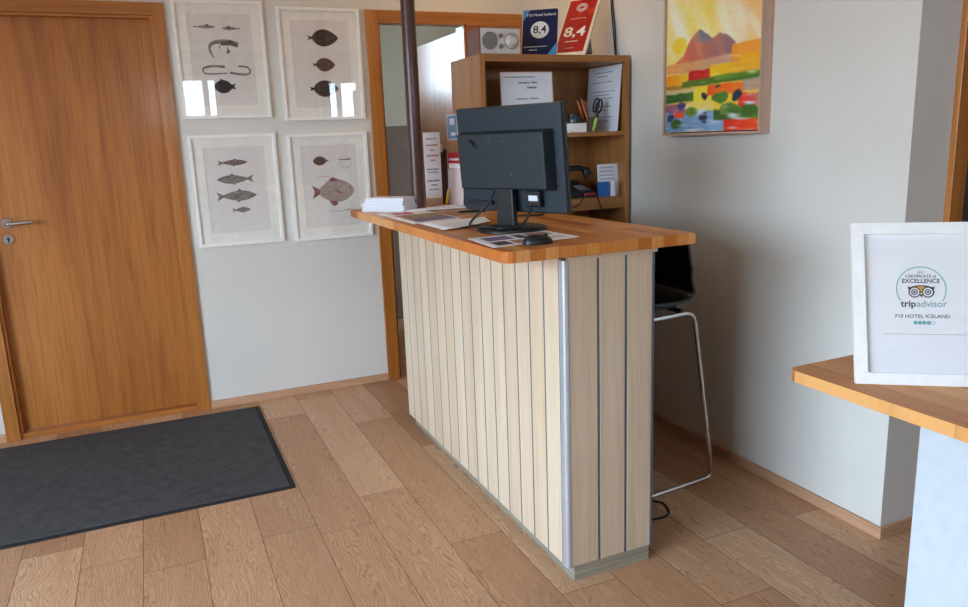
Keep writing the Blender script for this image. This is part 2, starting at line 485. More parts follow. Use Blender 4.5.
def window(idx, x_axis, pos, p, q, z0, z1, mull, label, face=1):
    e = empty('window_%d' % idx, ((p + q) / 2, pos, z0) if x_axis else (pos, (p + q) / 2, z0))
    struct(e, label, 'window')
    h = z1 - z0; L = q - p; f = .05
    fr = MB()
    def bx(mb, a, b, c, d, t0=-.09, t1=-.03):
        a -= L / 2; b -= L / 2
        if x_axis: mb.box(a, b, t0, t1, c, d)
        else: mb.box(t0, t1, a, b, c, d)
    bx(fr, 0, L, 0, f); bx(fr, 0, L, h - f, h); bx(fr, 0, f, f, h - f); bx(fr, L - f, L, f, h - f)
    for mfrac in mull: bx(fr, mfrac * L - .035, mfrac * L + .035, f, h - f)
    fr.build('window_frame', 'frame_dark', e)
    g = MB(); bx(g, f, L - f, f, h - f, -.062, -.058); g.build('pane', 'pane', e)
    al = bpy.data.lights.new('window daylight portal', 'AREA'); al.shape = 'RECTANGLE'
    al.size = L; al.size_y = h; al.cycles.is_portal = True
    ao = bpy.data.objects.new('window_daylight_portal', al); COL.objects.link(ao)
    if x_axis: ao.location = ((p + q) / 2, pos - .1 * (face > 0), (z0 + z1) / 2); d = Vector((0, 1, 0))
    else: ao.location = (pos - .1, (p + q) / 2, (z0 + z1) / 2); d = Vector((1, 0, 0))
    ao.rotation_euler = d.to_track_quat('-Z', 'Z').to_euler()
    if not x_axis: ao.rotation_euler = Matrix(((0, 0, -1), (-1, 0, 0), (0, 1, 0))).to_euler()
    else: ao.rotation_euler = Matrix(((face, 0, 0), (0, 0, -face), (0, 1, 0))).to_euler()
window(1, False, XL, *LW[0], (.33, .67), 'large window in the left wall')
window(2, True, YB, *RW[0], (.83,), 'high window behind the viewer, left')
window(3, True, YB, *RW[1], (.45,), 'high window behind the viewer, right')

# back room behind the second doorway
BW = (-1.7, -.66, 1.7, 2.42)
w = MB(); w.box(-2.2, BW[0], 1.5, 1.62, 0, CEIL); w.box(BW[1], .7, 1.5, 1.62, 0, CEIL); w.box(BW[0], BW[1], 1.5, 1.62, 0, BW[2]); w.box(BW[0], BW[1], 1.5, 1.62, BW[3], CEIL)
w.box(-2.32, -2.2, .12, 1.62, 0, CEIL); w.box(.7, .82, .12, 1.62, 0, CEIL)
struct(w.build('wall_back_room', 'wall_grey'), 'greenish grey wall seen through the open doorway', 'wall')
w = MB(); w.box(-2.19, .69, 1.485, 1.5, 0, 1.505)
struct(w.build('trim_1', 'tile'), 'dark brown dado on the wall through the open doorway', 'wainscot')

window(4, True, 1.62, *BW, (.5,), 'high window in the back room', -1)

# baseboards
def base(name, x0, x1, y0, y1, mat, label):
    struct(MB().box(x0, x1, y0, y1, 0, .043, bev=.002).build(name, mat), label, 'baseboard')
base('baseboard_back', -1.9752, -.966, -.012, 0, 'base_x', 'pale wood baseboard under the fish prints')
base('baseboard_back_left', XL, -2.933, -.012, 0, 'base_x', 'pale wood baseboard left of the closed door')
base('baseboard_right', -.012, 0, WR - .012, 0, 'base_y', 'pale wood baseboard under the painting')
base('baseboard_return', 0, .175, WR - .012, WR, 'base_x', 'pale wood baseboard on the return wall')

# closed door
e = struct(empty('door_1', ((D1[0] + D1[1]) / 2, 0, 0)), 'closed oak veneer door with steel lever', 'door')
cx = e.location.x
def rel(mb): return mb.xf(Matrix.Translation(-e.location))
lf = rel(MB().box(D1[0] + .012, D1[1] - .012, .045, .085, .03, DH - .012)).build('door_leaf', 'door', e)
c = MB(); c.box(-2.933, D1[0], -.018, .0, 0, 2.09, bev=.002); c.box(D1[1], -1.9752, -.018, 0, 0, 2.09, bev=.002)
rel(c).build('door_casing', 'casing_v', e)
c = MB(); c.box(D1[0], D1[1], -.018, 0, DH, 2.09, bev=.002); rel(c).build('casing_header', 'casing_h', e)
c = MB(); c.box(D1[0] - .001, D1[0] + .012, 0, .12, 0, DH); c.box(D1[1] - .012, D1[1] + .001, 0, .12, 0, DH); rel(c).build('door_jamb', 'casing_v', e)
rel(MB().box(D1[0] + .012, D1[1] - .012, 0, .12, DH - .012, DH + .001)).build('head_jamb', 'casing_h', e)
rel(MB().box(D1[0] + .012, D1[1] - .012, .0, .12, 0, .028, bev=.002)).build('threshold', 'casing_h', e)
h = MB(); h.lathe([(.026, 0), (.026, .006), (.024, .009)], (-2.785, .045, 1.072), (0, -1, 0), 24)
h.tube(fillet([(-2.785, .04, 1.072), (-2.785, -.01, 1.072), (-2.668, -.012, 1.076)], .014), .0085, 12)
rel(h).build('door_handle', 'steel', e)
h = MB(); h.lathe([(.024, 0), (.024, .006), (.022, .008)], (-2.79, .045, .994), (0, -1, 0), 24)
h.lathe([(.0065, .0), (.0065, .0088)], (-2.79, .045, .999), (0, -1, 0), 14, 1); h.box(-2.7935, -2.7865, .0362, .045, .981, .999, 1)
rel(h).build('keyhole_plate', ['steel', 'black'], e)

# open doorway into the back room
e = struct(empty('door_2', ((D2[0] + D2[1]) / 2, 0, 0)), 'open oak-framed doorway behind the counter', 'door')
c = MB(); c.box(-.966, D2[0], -.018, 0, 0, 2.09, bev=.002); rel(c).build('door_casing', 'casing_v', e)
rel(MB().box(D2[0], -.02, -.018, 0, 2.023, 2.09, bev=.002)).build('casing_header', 'casing_h', e)
rel(MB().box(D2[1], -.294, -.02, 0, 0, 2.023, bev=.002)).build('door_post', 'post_red', e)
rel(MB().box(-.294, -.02, -.012, 0, 0, 2.023)).build('side_panel', 'casing_v', e)
c = MB(); c.box(D2[0] - .001, D2[0] + .012, 0, .12, 0, 2.023); c.box(D2[1] - .012, D2[1] + .001, 0, .12, 0, 2.023); rel(c).build('door_jamb', 'casing_v', e)
rel(MB().box(-.35, -.31, .125, .925, .01, 2.015, bev=.002)).build('door_leaf', 'leaf', e)

# dark door in the return wall
e = struct(empty('door_3', (.63, WR, 0)), 'dark door in an oak casing at the right edge', 'door')
c = MB(); c.box(.176, .239, -.02 + WR, WR, 0, 2.09, bev=.002); c.box(1.05, 1.11, WR - .02, WR, 0, 2.09, bev=.002); rel(c).build('door_casing', 'casing_v', e)
rel(MB().box(.239, 1.05, WR - .02, WR, 2.03, 2.09, bev=.002)).build('casing_header', 'casing_h', e)
rel(MB().box(.241, 1.048, WR + .03, WR + .07, .005, 2.03)).build('door_leaf', 'dark_room', e)

# unseen ceiling lamp, added to warm the back wall and the reception
t = tag(empty('added_ceiling_lamp', (-.5, -.62, CEIL)), 'unseen round ceiling lamp added above the bookcase corner for warm light', 'lamp')
MB().lathe([(.17, -.06), (.17, 0)], seg=40).build('lamp_rim', 'white', t)
MB().lathe([(.10, -.075), (.15, -.068), (.155, -.06)], seg=40).build('lamp_diffuser', 'lamp', t)

# ------------------------------------------------------------------ floor mat
t = tag(empty('floor_mat', (-2.6, -.655, 0)), 'charcoal grey entrance mat lying in front of the closed door', 'mat')
x0, x1, y0, y1 = -.9, .868, -.567, .553
MB().prism(round_rect(x0, x1, y0, y1, .012), 0.0005, .004).build('rubber_border', 'rubber', t)
MB().box(x0 + .022, x1 - .022, y0 + .022, y1 - .022, .004, .009, bev=.003).build('carpet_pile', 'carpet', t)

# ------------------------------------------------------------------ reception counter
CT = 1.08; TH = .034
t = tag(empty('reception_counter', (-.93, -1.55, 0)), 'reception counter clad in pale boards with thick wooden worktop', 'counter')
T = Matrix.Translation(-t.location)
def part(mb, name, mats, parent=None): return mb.xf(T).build(name, mats, parent or t)
UX0, UX1, UY0, UY1 = -.783, -.016, -1.11, -.77      # bookcase footprint
r = .035; cor = []
for k in range(6):
    a = math.radians(180 + 90 * k / 5); cor.append((-1.281 + r + r * math.cos(a), -2.361 + r + r * math.sin(a)))
part(MB().prism([(-.630, -2.361), (-.632, UY0 - .012), (UX0 - .008, UY0 - .012), (UX0 - .008, -.653), (-1.281, -.653)] + cor, CT - TH, CT, bev=.003), 'worktop', 'worktop')
KX0, KX1, KY0, KY1 = -1.0826, -.7664, -2.3362, -.758
zb, zt = .054, CT - TH
part(MB().box(KX0 + .012, -.79, KY0 + .012, KY1 - .002, zb, zt - .001), 'carcass', 'groove')
n = 16; y0 = KY1; pitch = (KY0 + .026 - KY1) / n
for k in range(n):
    a = y0 + pitch * k; b = y0 + pitch * (k + 1)
    part(MB().box(KX0, KX0 + .014, b + .008, a, zb, zt - .001, bev=.0012), 'cladding_board', ['ash', 'ash2'][k % 2 if k % 5 else 1])
    part(MB().box(KX0 + .0008, KX0 + .014, b, b + .008, zb, zt - .001), 'metal_strip', 'strip')
ex0 = KX0 + .014; w3 = (KX1 - .006 - ex0) / 3
for k in range(3):
    a = ex0 + w3 * k; b = a + w3
    part(MB().box(a + (.009 if k else .001), b, KY0, KY0 + .014, zb, zt - .001, bev=.0012), 'cladding_board', 'ash')
    if k: part(MB().box(a, a + .009, KY0 + .001, KY0 + .014, zb, zt - .001), 'metal_strip', 'strip')
# rounded aluminium corner profile and the thin edge profile at the rear end
pr = [(KX0 + .013, KY0 + .013), (KX0 + .013, KY0 + .0255), (KX0 - .002, KY0 + .0255)]
for k in range(7):
    a = math.radians(180 + 90 * k / 6); pr.append((KX0 + .008 + .01 * math.cos(a), KY0 + .008 + .01 * math.sin(a)))
pr.append((KX0 + .013, KY0 - .002))
part(MB().prism(pr, zb - .002, zt - .012), 'corner_profile', 'alu')
part(MB().box(KX1 - .006, KX1 + .002, KY0 - .001, KY0 + .02, zb, zt - .001), 'edge_profile', 'strip')
part(MB().box(KX0 + .03, KX1 + .01, KY0 - .004, KY0 + .01, zt - .014, zt - .0005), 'top_batten', 'ash')
part(MB().box(-1.056, -1.05, -2.3316, KY1 - .01, 0, zb), 'kick_plate', 'kick')
part(MB().box(-1.05, -.7726, -2.3316, -2.3256, 0, zb), 'kick_plate', 'kick')
part(MB().box(-1.05, -.79, -2.3256, KY1 - .012, 0, zb - .001), 'plinth', 'black')

# steel pole standing on the counter
t = tag(empty('support_pole', (-1.02, -.89, CT)), 'dark brown round steel pole rising from the counter to the ceiling', 'pole')
p = MB(); p.lathe([(.0315, 0), (.0315, CEIL - CT)], seg=32); p.build('pole_tube', 'pole', t)
MB().lathe([(.05, 0), (.05, .006), (.033, .01)], seg=32).build('base_flange', 'pole', t)

# ------------------------------------------------------------------ computer monitor
ang = math.radians(-24)
D = Vector((math.sin(ang), math.cos(ang), 0)); N = Vector((-D.y, D.x, 0))      # D along the screen, N out of its back
t = tag(empty('computer_monitor', (-1.036, -1.907, CT)), 'dark computer monitor seen from behind on the counter', 'monitor')
R3 = Matrix(((D.x, N.x, 0), (D.y, N.y, 0), (0, 0, 1))).to_4x4()
# local frame: x along D, y along N (towards the viewer), z up.  D x N = -z, so faces are flipped afterwards
def mpart(mb, name, mats, parent=None, tilt=.085):
    for v in mb.v: v.y += (v.z - .15) * tilt
    mb.xf(R3); mb.f = [f[::-1] for f in mb.f]
    return mb.build(name, mats, parent or t)
zc0, zc1 = .06, .408
mpart(MB().box(-.21, .241, -.034, -.02, zc0, zc1, bev=.003), 'back_shell', 'mon')
mpart(MB().box(-.213, .244, -.045, -.034, zc0 - .003, zc1 + .003, bev=.002), 'bezel', 'black')
mpart(MB().box(-.2, .232, -.0465, -.0448, zc0 + .012, zc1 - .012), 'screen', 'black_gloss')
hs = MB()
bm = bmesh.new(); bmesh.ops.create_cube(bm, size=1)
for v in bm.verts:
    top = v.co.y > 0
    x = (-.168 if v.co.x < 0 else .204) + (0 if top else (-.01 if v.co.x < 0 else .02))
    z = (.139 if v.co.z < 0 else .321) + (0 if top else (-.006 if v.co.z < 0 else .01))
    v.co = Vector((x, .027 if top else -.021, z))
bmesh.ops.bevel(bm, geom=bm.edges[:], offset=.004, segments=2, affect='EDGES', profile=.5)
hs.take(bm)
hou = mpart(hs, 'rear_housing', 'mon2')
lg = MB()
for a, b in ((.142, .299), (.135, .292), (.129, .286), (.128, .297), (.121, .29), (.119, .28)): lg.box(a - .005, a + .005, .0268, .0278, b - .004, b + .004)
mpart(lg, 'badge', 'black_gloss', hou)
for a, b in ((.06, .295), (-.0, .296), (-.03, .187)): mpart(MB().lathe([(.0024, .0262), (.0024, .0275)], (a, 0, b), (0, 1, 0), 12), 'screw_hole', 'radio_grey', hou)
mpart(MB().box(-.12, -.06, -.02, .004, .08, .132, bev=.003), 'connector_block', 'black')
mpart(MB().box(-.113, -.075, .0035, .005, .1, .118), 'label_sticker', 'paper_blue')
mpart(MB().box(.1, .215, -.02, -.008, .08, .095, bev=.002), 'button_bar', 'black')
nk = MB(); nk.prism([(-.018, .012), (.058, .012), (.05, .2), (-.012, .2)], -.012, .012, axis=1, bev=.004)
mpart(nk, 'stand_neck', 'black', tilt=0)
mpart(MB().box(-.02, .05, -.02, .01, .16, .21, bev=.004), 'hinge', 'black')
MB().lathe([(.117, 0), (.118, .004), (.115, .009), (.108, .013), (.04, .017)], seg=48).build('stand_base', 'black', t)
def mw_(x, y, z): return Vector((-1.036, -1.907, CT)) + D * x + N * y + Vector((0, 0, z))
def cable(name, pts, r, label, m='black', n=36):
    o = MB().tube(bez(pts, n), r, 8).build(name, m)
    return tag(o, label, 'cable')
cable('power_cable', [mw_(.075, .0, .13), mw_(.085, .02, .09), mw_(.125, .045, .045), mw_(.13, .07, .022), mw_(.09, .1, .02), mw_(.03, .1, .02), mw_(-.02, .07, .022)], .0042, 'black cable looping down from the monitor to the left of its stand')
cable('video_cable', [mw_(-.09, .008, .085), mw_(-.092, .02, .06), mw_(-.08, .05, .024), mw_(-.04, .1, .018), mw_(.0, .1, .02)], .0042, 'black cable hanging below the monitor to the right of its stand')
cable('extension_cable', [(-.9, -1.5, CT + .004), (-.82, -1.53, CT + .004), (-.74, -1.56, CT + .004), (-.68, -1.47, CT + .004), (-.62, -1.3, CT + .012), (-0.335, -1.135, 1.059), (-0.291, -1.135, 1.096), (-0.247, -1.135, 1.109), (-0.209, -1.135, 1.093), (-0.192, -1.135, 1.049), (-.14, -1.14, 1.0)], .0035, 'black cable running behind the monitor up to the bookcase shelf')

# mouse
t = tag(empty('computer_mouse', (-1.130, -2.271, CT + .0016)), 'black computer mouse on the printed sheet at the counter corner', 'mouse', )
def blob(rx, ry, rz, px=2.4, seg=28, rings=8, base=.003):
    mb = MB(); vs = []; fs = []
    for i in range(rings + 1):
        ph = (PI / 2) * i / rings
        cr, zz = math.cos(ph) ** .7 if i < rings else 0, math.sin(ph)
        for k in range(seg):
            a = 2 * PI * k / seg
            ca, sa = math.cos(a), math.sin(a)
            q = (abs(ca) ** px + abs(sa) ** px) ** (-1 / px)
            vs.append((rx * cr * ca * q, ry * cr * sa * q, base + (rz - base) * zz * (1 - .18 * (ca * cr))))
    for i in range(rings):
        for k in range(seg): fs.append([i * seg + k, i * seg + (k + 1) % seg, (i + 1) * seg + (k + 1) % seg, (i + 1) * seg + k])
    mb.add(vs, fs, 0, True)
    lo = [(x, y, 0) for x, y, z in vs[:seg]]
    mb.add(lo + vs[:seg], [[k, (k + 1) % seg, seg + (k + 1) % seg, seg + k] for k in range(seg)] + [list(range(seg))[::-1]])
    return mb
blob(.046, .03, .026).build('mouse_body', 'black', t)
MB().lathe([(.007, -.003), (.007, .003)], (.026, 0, .0195), (0, 1, 0), 16).build('scroll_wheel', 'rubber', t)
MB().box(.0, .02, -.0006, .0006, .02, .0248).build('button_seam', 'rubber', t)

# ------------------------------------------------------------------ papers on the worktop
def sheet(name, corners, z, mats, label, cat, th=.0012, patches=(), group=None):
    """flat paper; corners counter-clockwise from above; patches are (u0,v0,u1,v1,mat) printed areas"""
    c = [Vector((x, y, 0)) for x, y in corners]
    o0 = (c[0] + c[1] + c[2] + c[3]) / 4
    t = MB()
    t.prism([((p - o0).x, (p - o0).y) for p in c], 0, th)
    def P(u, v, h):
        q = (c[0] * (1 - u) + c[1] * u) * (1 - v) + (c[3] * (1 - u) + c[2] * u) * v - o0
        return Vector((q.x, q.y, h))
    for i, (u0, v0, u1, v1, mi) in enumerate(patches):
        h = th + .0002 + .00003 * i
        t.add([P(u0, v0, h), P(u1, v0, h), P(u1, v1, h), P(u0, v1, h)], [[0, 1, 2, 3]], mi)
    o = t.build(name, mats, None, (o0.x, o0.y, z))
    return tag(o, label, cat, group)
Z = CT + .0003
sheet('printed_sheet', [(-1.268, -2.265), (-.954, -2.215), (-.965, -2.009), (-1.25, -2.03)], Z, ['paper', 'photo_dark', 'photo_tan', 'violet', 'paper_pink'],
      'white printed sheet with small photos lying under the mouse', 'paper',
      patches=[(.08, .1, .26, .42, 1), (.30, .08, .44, .4, 2), (.1, .52, .42, .88, 3), (.47, .5, .6, .86, 1), (.66, .12, .92, .42, 4), (.64, .55, .92, .9, 2)])
sheet('brochure', [(-1.242, -1.487), (-1.03, -1.43), (-1.03, -1.0), (-1.241, -.975)], Z, ['paper', 'photo_tan', 'olive', 'magenta', 'violet'],
      'colour brochure with white margin at the front edge of the counter', 'brochure', th=.003,
      patches=[(.12, .04, .97, .3, 4), (.12, .3, .97, .66, 1), (.35, .42, .97, .64, 2), (.12, .66, .97, .97, 0), (.2, .72, .6, .92, 3)])
sheet('map_sheet', [(-1.02, -1.36), (-.83, -1.3), (-.85, -1.06), (-1.03, -1.1)], Z, ['beige', 'photo_tan', 'olive'],
      'tan coloured map sheet behind the brochure', 'paper', patches=[(.05, .1, .5, .9, 1), (.55, .15, .9, .8, 2)])
sheet('white_sheet', [(-1.12, -1.0), (-.83, -1.035), (-.80, -.86), (-1.09, -.93)], Z + .0036, ['paper', 'paper_blue'],
      'blank white sheet in front of the standing sign', 'paper', th=.004)
for k in range(3):
    dx = .012 * k; dy = -.015 * k
    sheet('white_leaflet', [(-1.235 + dx, -1.775 + dy * .6), (-1.03 + dx, -1.64 + dy), (-.985 + dx, -1.475 + dy), (-1.235 + dx * .7, -1.515 + dy)], Z + .0032 + .0017 * k, ['paper', 'paper_blue', 'ink_grey'],
          ['lowest white leaflet of the fanned pile left of the monitor stand', 'middle white leaflet of the fanned pile left of the monitor stand', 'topmost white leaflet of the fanned pile left of the monitor stand'][k], 'leaflet',
          group='white leaflets beside the monitor', patches=[(.1, .12, .9, .2, 1), (.1, .3, .9, .36, 1), (.1, .5, .7, .56, 1)])
# pile of white booklets by the pole
dA = Vector((.62, -.785, 0)); bA = Vector((.785, .62, 0))
names = ['lowest white booklet of the stack beside the pole', 'second lowest white booklet of the stack beside the pole', 'middle white booklet of the stack beside the pole', 'second white booklet from the top of the stack beside the pole', 'topmost white booklet of the stack beside the pole']
for k in range(5):
    j = [0, .004, -.003, .012, .016][k]
    t = tag(empty('white_booklet', Vector((-1.262, -.805, CT + .0003 + .0122 * k)) + dA * j + bA * abs(j) * .5, math.atan2(dA.y, dA.x)), names[k], 'booklet', 'white booklets beside the pole')
    L = .225 - (.018 if k > 2 else 0)
    MB().box(.0, L, 0, .108, .001, .0108).build('pages', 'paper_blue', t)
    c = MB(); c.box(0, L + .001, -.001, .109, .0108, .012); c.box(0, L + .001, -.001, .109, 0, .001)
    c.box(-.001, .0, -.001, .109, 0, .012)
    c.build('cover', 'paper', t)
# pen
t = tag(empty('ballpoint_pen', (-.95, -1.225, CT + .0075), -.38), 'black ballpoint pen lying on the tan map sheet', 'pen')
MB().lathe([(.002, -.008), (.0045, .0), (.0052, .02), (.0052, .1), (.004, .108)], (0, 0, 0), (1, 0, 0), 12).build('pen_barrel', 'black', t)
MB().box(.055, .104, -.002, .002, .005, .0075).build('pen_clip', 'steel', t)

def scribble(mb, x0, x1, z, h, y, m, seed=0, gap=.3):
    """a line of small unreadable print as short dashes"""
    rr = random.Random(seed); x = x0; h *= .72
    while x < x1:
        w = rr.uniform(.3, 1.1) * h
        mb.add([(x, y, z - h / 2), (min(x + w, x1), y, z - h / 2), (min(x + w, x1), y, z + h / 2), (x, y, z + h / 2)], [[0, 1, 2, 3]], m)
        x += w + h * gap
    return mb
# standing white sign
t = tag(empty('table_sign', (-.93, -.75, CT), .1), 'tall narrow white sign with red and dark lines standing on the counter', 'sign')
MB().box(.0, .086, -.002, .002, .035, .345).build('sign_card', 'paper', t)
b = MB(); b.box(0, .086, -.02, .02, 0, .004); b.box(0, .086, -.004, .004, .004, .036); b.build('sign_stand', 'beige', t)
sc = MB()
for i, (z, mi, a, b_, h) in enumerate([(.315, 0, .012, .07, .009), (.285, 0, .01, .072, .011), (.262, 0, .03, .055, .009), (.236, 0, .012, .074, .011), (.214, 0, .034, .056, .01), (.172, 1, .012, .072, .01), (.158, 1, .02, .066, .008), (.118, 1, .012, .074, .012), (.098, 1, .03, .06, .01), (.076, 2, .016, .07, .008)]):
    scribble(sc, a, b_, z, h, -.0024, mi, i + 3)
sc.build('print_lines', ['ink_red', 'ink_grey', 'ink_grey'], t)
# leaflet rack between the sign and the bookcase
t = tag(empty('leaflet_rack', (-.838, -.70, CT)), 'dark brown leaflet holder standing between the sign and the bookcase', 'leaflet holder')
MB().box(-.03, .03, .02, .026, 0, .265).build('back_board', 'brown_box', t)
r_ = MB(); r_.box(-.03, -.026, -.03, .02, 0, .262); r_.box(.026, .03, -.03, .02, 0, .262); r_.box(-.026, .026, -.03, -.026, 0, .25); r_.build('pocket', 'brown_box', t)
MB().box(-.03, .03, -.03, .02, 0, .004).build('floor_plate', 'brown_box', t)
for k in range(2):
    o = MB().box(-.0, .024, -.003, .003, 0, .285).build('pale_leaflet', 'paper_pink', None, (-.864 + .028 * k, -.70 + .008 * k, CT + .0045), (0, 0, .05))
    tag(o, ['pale leaflet standing in the left of the brown holder', 'pale leaflet standing in the right of the brown holder'][k], 'leaflet', 'pale leaflets in the holder')
o = MB().box(-.0015, 0, -.135, 0, 0, .118)
o.box(-.0019, -.0015, -.13, -.005, .005, .113, 1); o.box(-.0022, -.0019, -.1, -.04, .07, .1, 2); o.box(-.0022, -.0019, -.11, -.05, .02, .035, 2)
tag(o.build('blue_leaflet', ['paper_blue', 'cardblue', 'paper_blue'], None, (UX0, -.69, 1.386)), 'light blue card fixed to the side of the bookcase', 'leaflet')
# white leaflet with red head leaning against the bookcase side
t = tag(empty('red_top_leaflet', (-.806, -.70, CT + .0005), rot=(-.03, 0, math.radians(-90))), 'white leaflet with a red head leaning on the side of the bookcase', 'leaflet')
MB().box(0, .215, -.0015, .0015, 0, .17).build('leaflet_card', 'paper_pink', t)
c = MB(); c.box(.03, .2, -.0018, .0016, .17, .245); scribble(c, .05, .17, .215, .014, -.0024, 1, 5); c.box(.04, .19, -.0022, -.0018, .172, .196, 1); c.build('red_head', ['redcard', 'paper'], t)
t = MB().lathe([(.006, 0), (.007, .06), (.005, .075)], (0, 0, 0), (.25, .1, .97), 14)
tag(t.build('highlighter_pen', 'yellow_pl', None, (-.835, -.768, CT + .001)), 'yellow marker standing at the foot of the brown holder', 'marker')

# ------------------------------------------------------------------ bookcase
ZT = 1.742
t = tag(empty('bookcase', ((UX0 + UX1) / 2, (UY0 + UY1) / 2, 0)), 'oak veneer bookcase against the wall behind the counter', 'bookcase')
T = Matrix.Translation(-t.location)
part(MB().box(UX0, UX0 + .024, UY0, UY1, 0, ZT, bev=.001), 'side_panel', 'case_v')
part(MB().box(UX1 - .024, UX1, UY0, UY1, 0, ZT, bev=.001), 'side_panel', 'case_v')
part(MB().box(UX0 + .024, UX1 - .024, UY0, UY1, ZT - .03, ZT, bev=.001), 'top_panel', 'case_h')
for z0, z1 in ((1.379, 1.398), (1.063, 1.093), (.72, .74), (.38, .4)):
    part(MB().box(UX0 + .024, UX1 - .024, UY0 + .004, UY1 - .012, z0, z1, bev=.001), 'shelf', 'case_h')
part(MB().box(UX0 + .024, UX1 - .024, UY0 + .008, UY0 + .026, 1.036, 1.063), 'shelf_rail', 'case_h')
part(MB().box(UX0 + .024, UX1 - .024, UY1 - .012, UY1 - .002, .06, ZT - .03), 'back_panel', 'case_v')
part(MB().box(UX0 + .024, UX1 - .024, UY0 + .02, UY0 + .036, 0, .06), 'base_rail', 'case_h')

# radio on top
t = tag(empty('table_radio', (-.668, -1.0, ZT + .0005)), 'small white-faced table radio with round grey speaker on the bookcase', 'radio')
MB().box(-.0985, .0985, -.08, .06, 0, .113, bev=.003).build('radio_case', 'radio_case', t)
MB().box(-.0945, .0945, -.0825, -.0795, .004, .109).build('face_panel', 'radio_face', t)
MB().lathe([(.0365, .0), (.0365, .003), (.033, .0042)], (-.052, -.0822, .0575), (0, -1, 0), 40).build('speaker_grille', 'radio_grey', t)
dl = MB(); dl.lathe([(.034, 0), (.034, .0015)], (.054, -.0822, .0575), (0, -1, 0), 40); dl.build('tuning_scale', 'grey_card', t)
d2 = MB(); d2.lathe([(.031, .0), (.031, .004), (.018, .006), (.0175, .016), (.015, .018)], (.054, -.0835, .0575), (0, -1, 0), 40); d2.build('tuning_knob', 'radio_face', t)
for z in (.078, .034):
    k = MB(); k.lathe([(.0095, 0), (.0095, .008), (.008, .01)], (.0, -.0822, z), (0, -1, 0), 20); k.box(-.001, .001, -.0932, -.0915, z, z + .009, 1); k.build('control_knob', ['radio_grey', 'ink'], t)

def leaning(name, loc, yaw, lean, label, cat):
    return tag(empty(name, loc, rot=(-math.radians(lean), 0, math.radians(yaw))), label, cat)
X3, Z3 = (1, 0, 0), (0, 0, 1)
# blue award plaque
t = leaning('award_plaque', (-.508, -.96, ZT + .001), -36, 22, 'navy blue award plaque with a white 8,4 disc on the bookcase', 'award plaque')
PW, PH = .166, .236
MB().prism(round_rect(0, PW, 0, PH, .008), .0, .006, axis=1).build('plaque_board', 'cream', t)
f = MB(); f.prism(round_rect(.002, PW - .002, .002, PH - .002, .008), -.0008, .0, axis=1); 
f.add([(.002, -.001, PH - .06), (.035, -.001, PH - .002), (.002, -.001, PH - .002)], [[0, 1, 2]], 1)
f.add([(PW - .05, -.001, .002), (PW - .002, -.001, .002), (PW - .002, -.001, .07)], [[0, 1, 2]], 1)
f.build('printed_face', ['blue', 'lightblue'], t)
MB().lathe([(.042, 0), (.042, .0006)], (.082, -.001, .132), (0, -1, 0), 48).build('score_disc', 'paper', t)
tx = MB(); tx.text('8,4', .052, (.082, -.0022, .132), X3, Z3, 0, bold=.012); tx.build('score_number', 'ink', t); tx = MB()
tx.text('710 Hotel Iceland', .019, (.086, -.0014, .207), X3, Z3, 1, bold=.01); tx.build('hotel_name', ['ink', 'paper'], t); tx = MB()
scribble(tx, .01, .118, .05, .006, -.0014, 1, 11); scribble(tx, .035, .072, .034, .007, -.0014, 1, 12)
tx.build('small_print', ['ink', 'paper'], t)
MB().prism([(.006, .03), (.006, .15), (.078, .033)], .06, .09, axis=0).build('easel_leg', 'grey_card', t)
# red award plaque
t = leaning('award_plaque', (-.351, -.969, ZT + .001), -50, 42, 'tall red award plaque with white 8,4 leaning on the bookcase', 'award plaque')
PW, PH = .158, .39
MB().box(0, PW, 0, .014, 0, PH, bev=.0015).build('plaque_block', 'cream', t)
f = MB(); f.box(.006, PW - .014, -.0008, 0, .028, PH - .01); f.build('printed_face', 'red', t)
tx = MB(); tx.text('8,4', .088, (.075, -.0016, .158), X3, Z3, 0, bold=.022); tx.build('score_number', 'paper', t); tx = MB()
scribble(tx, .04, .105, .098, .009, -.0014, 0, 21); scribble(tx, .05, .095, .054, .004, -.0014, 0, 22); scribble(tx, .035, .11, .25, .005, -.0014, 0, 23)
tx.build('small_print', 'paper', t); tx = MB()
for q in range(3):
    rg = .026 - .007 * q; pts = [(.076 + rg * math.cos(a), -.0014, .325 + rg * math.sin(a)) for a in [2 * PI * k / 28 for k in range(28)]]
    tx.tube(pts, .0016, 6, 0, closed=True)
tx.build('round_emblem', 'paper', t)
MB().prism([(.014, .05), (.014, .2), (.125, .14)], .095, .135, axis=0).build('easel_leg', 'grey_card', t)
# coil of wire behind the blue plaque
pts = [(.03 * math.cos(a), 0, .032 + .03 * math.sin(a)) for a in [2 * PI * k / 32 for k in range(32)]]
tag(MB().tube(pts, .0045, 8, closed=True).build('wire_ring', 'pencil_red', None, (-.30, -.842, ZT + .115), (.2, .1, -.4)), 'dark ring hanging out behind the blue award plaque', 'ring').location = (-.302, -.85, ZT + .13)

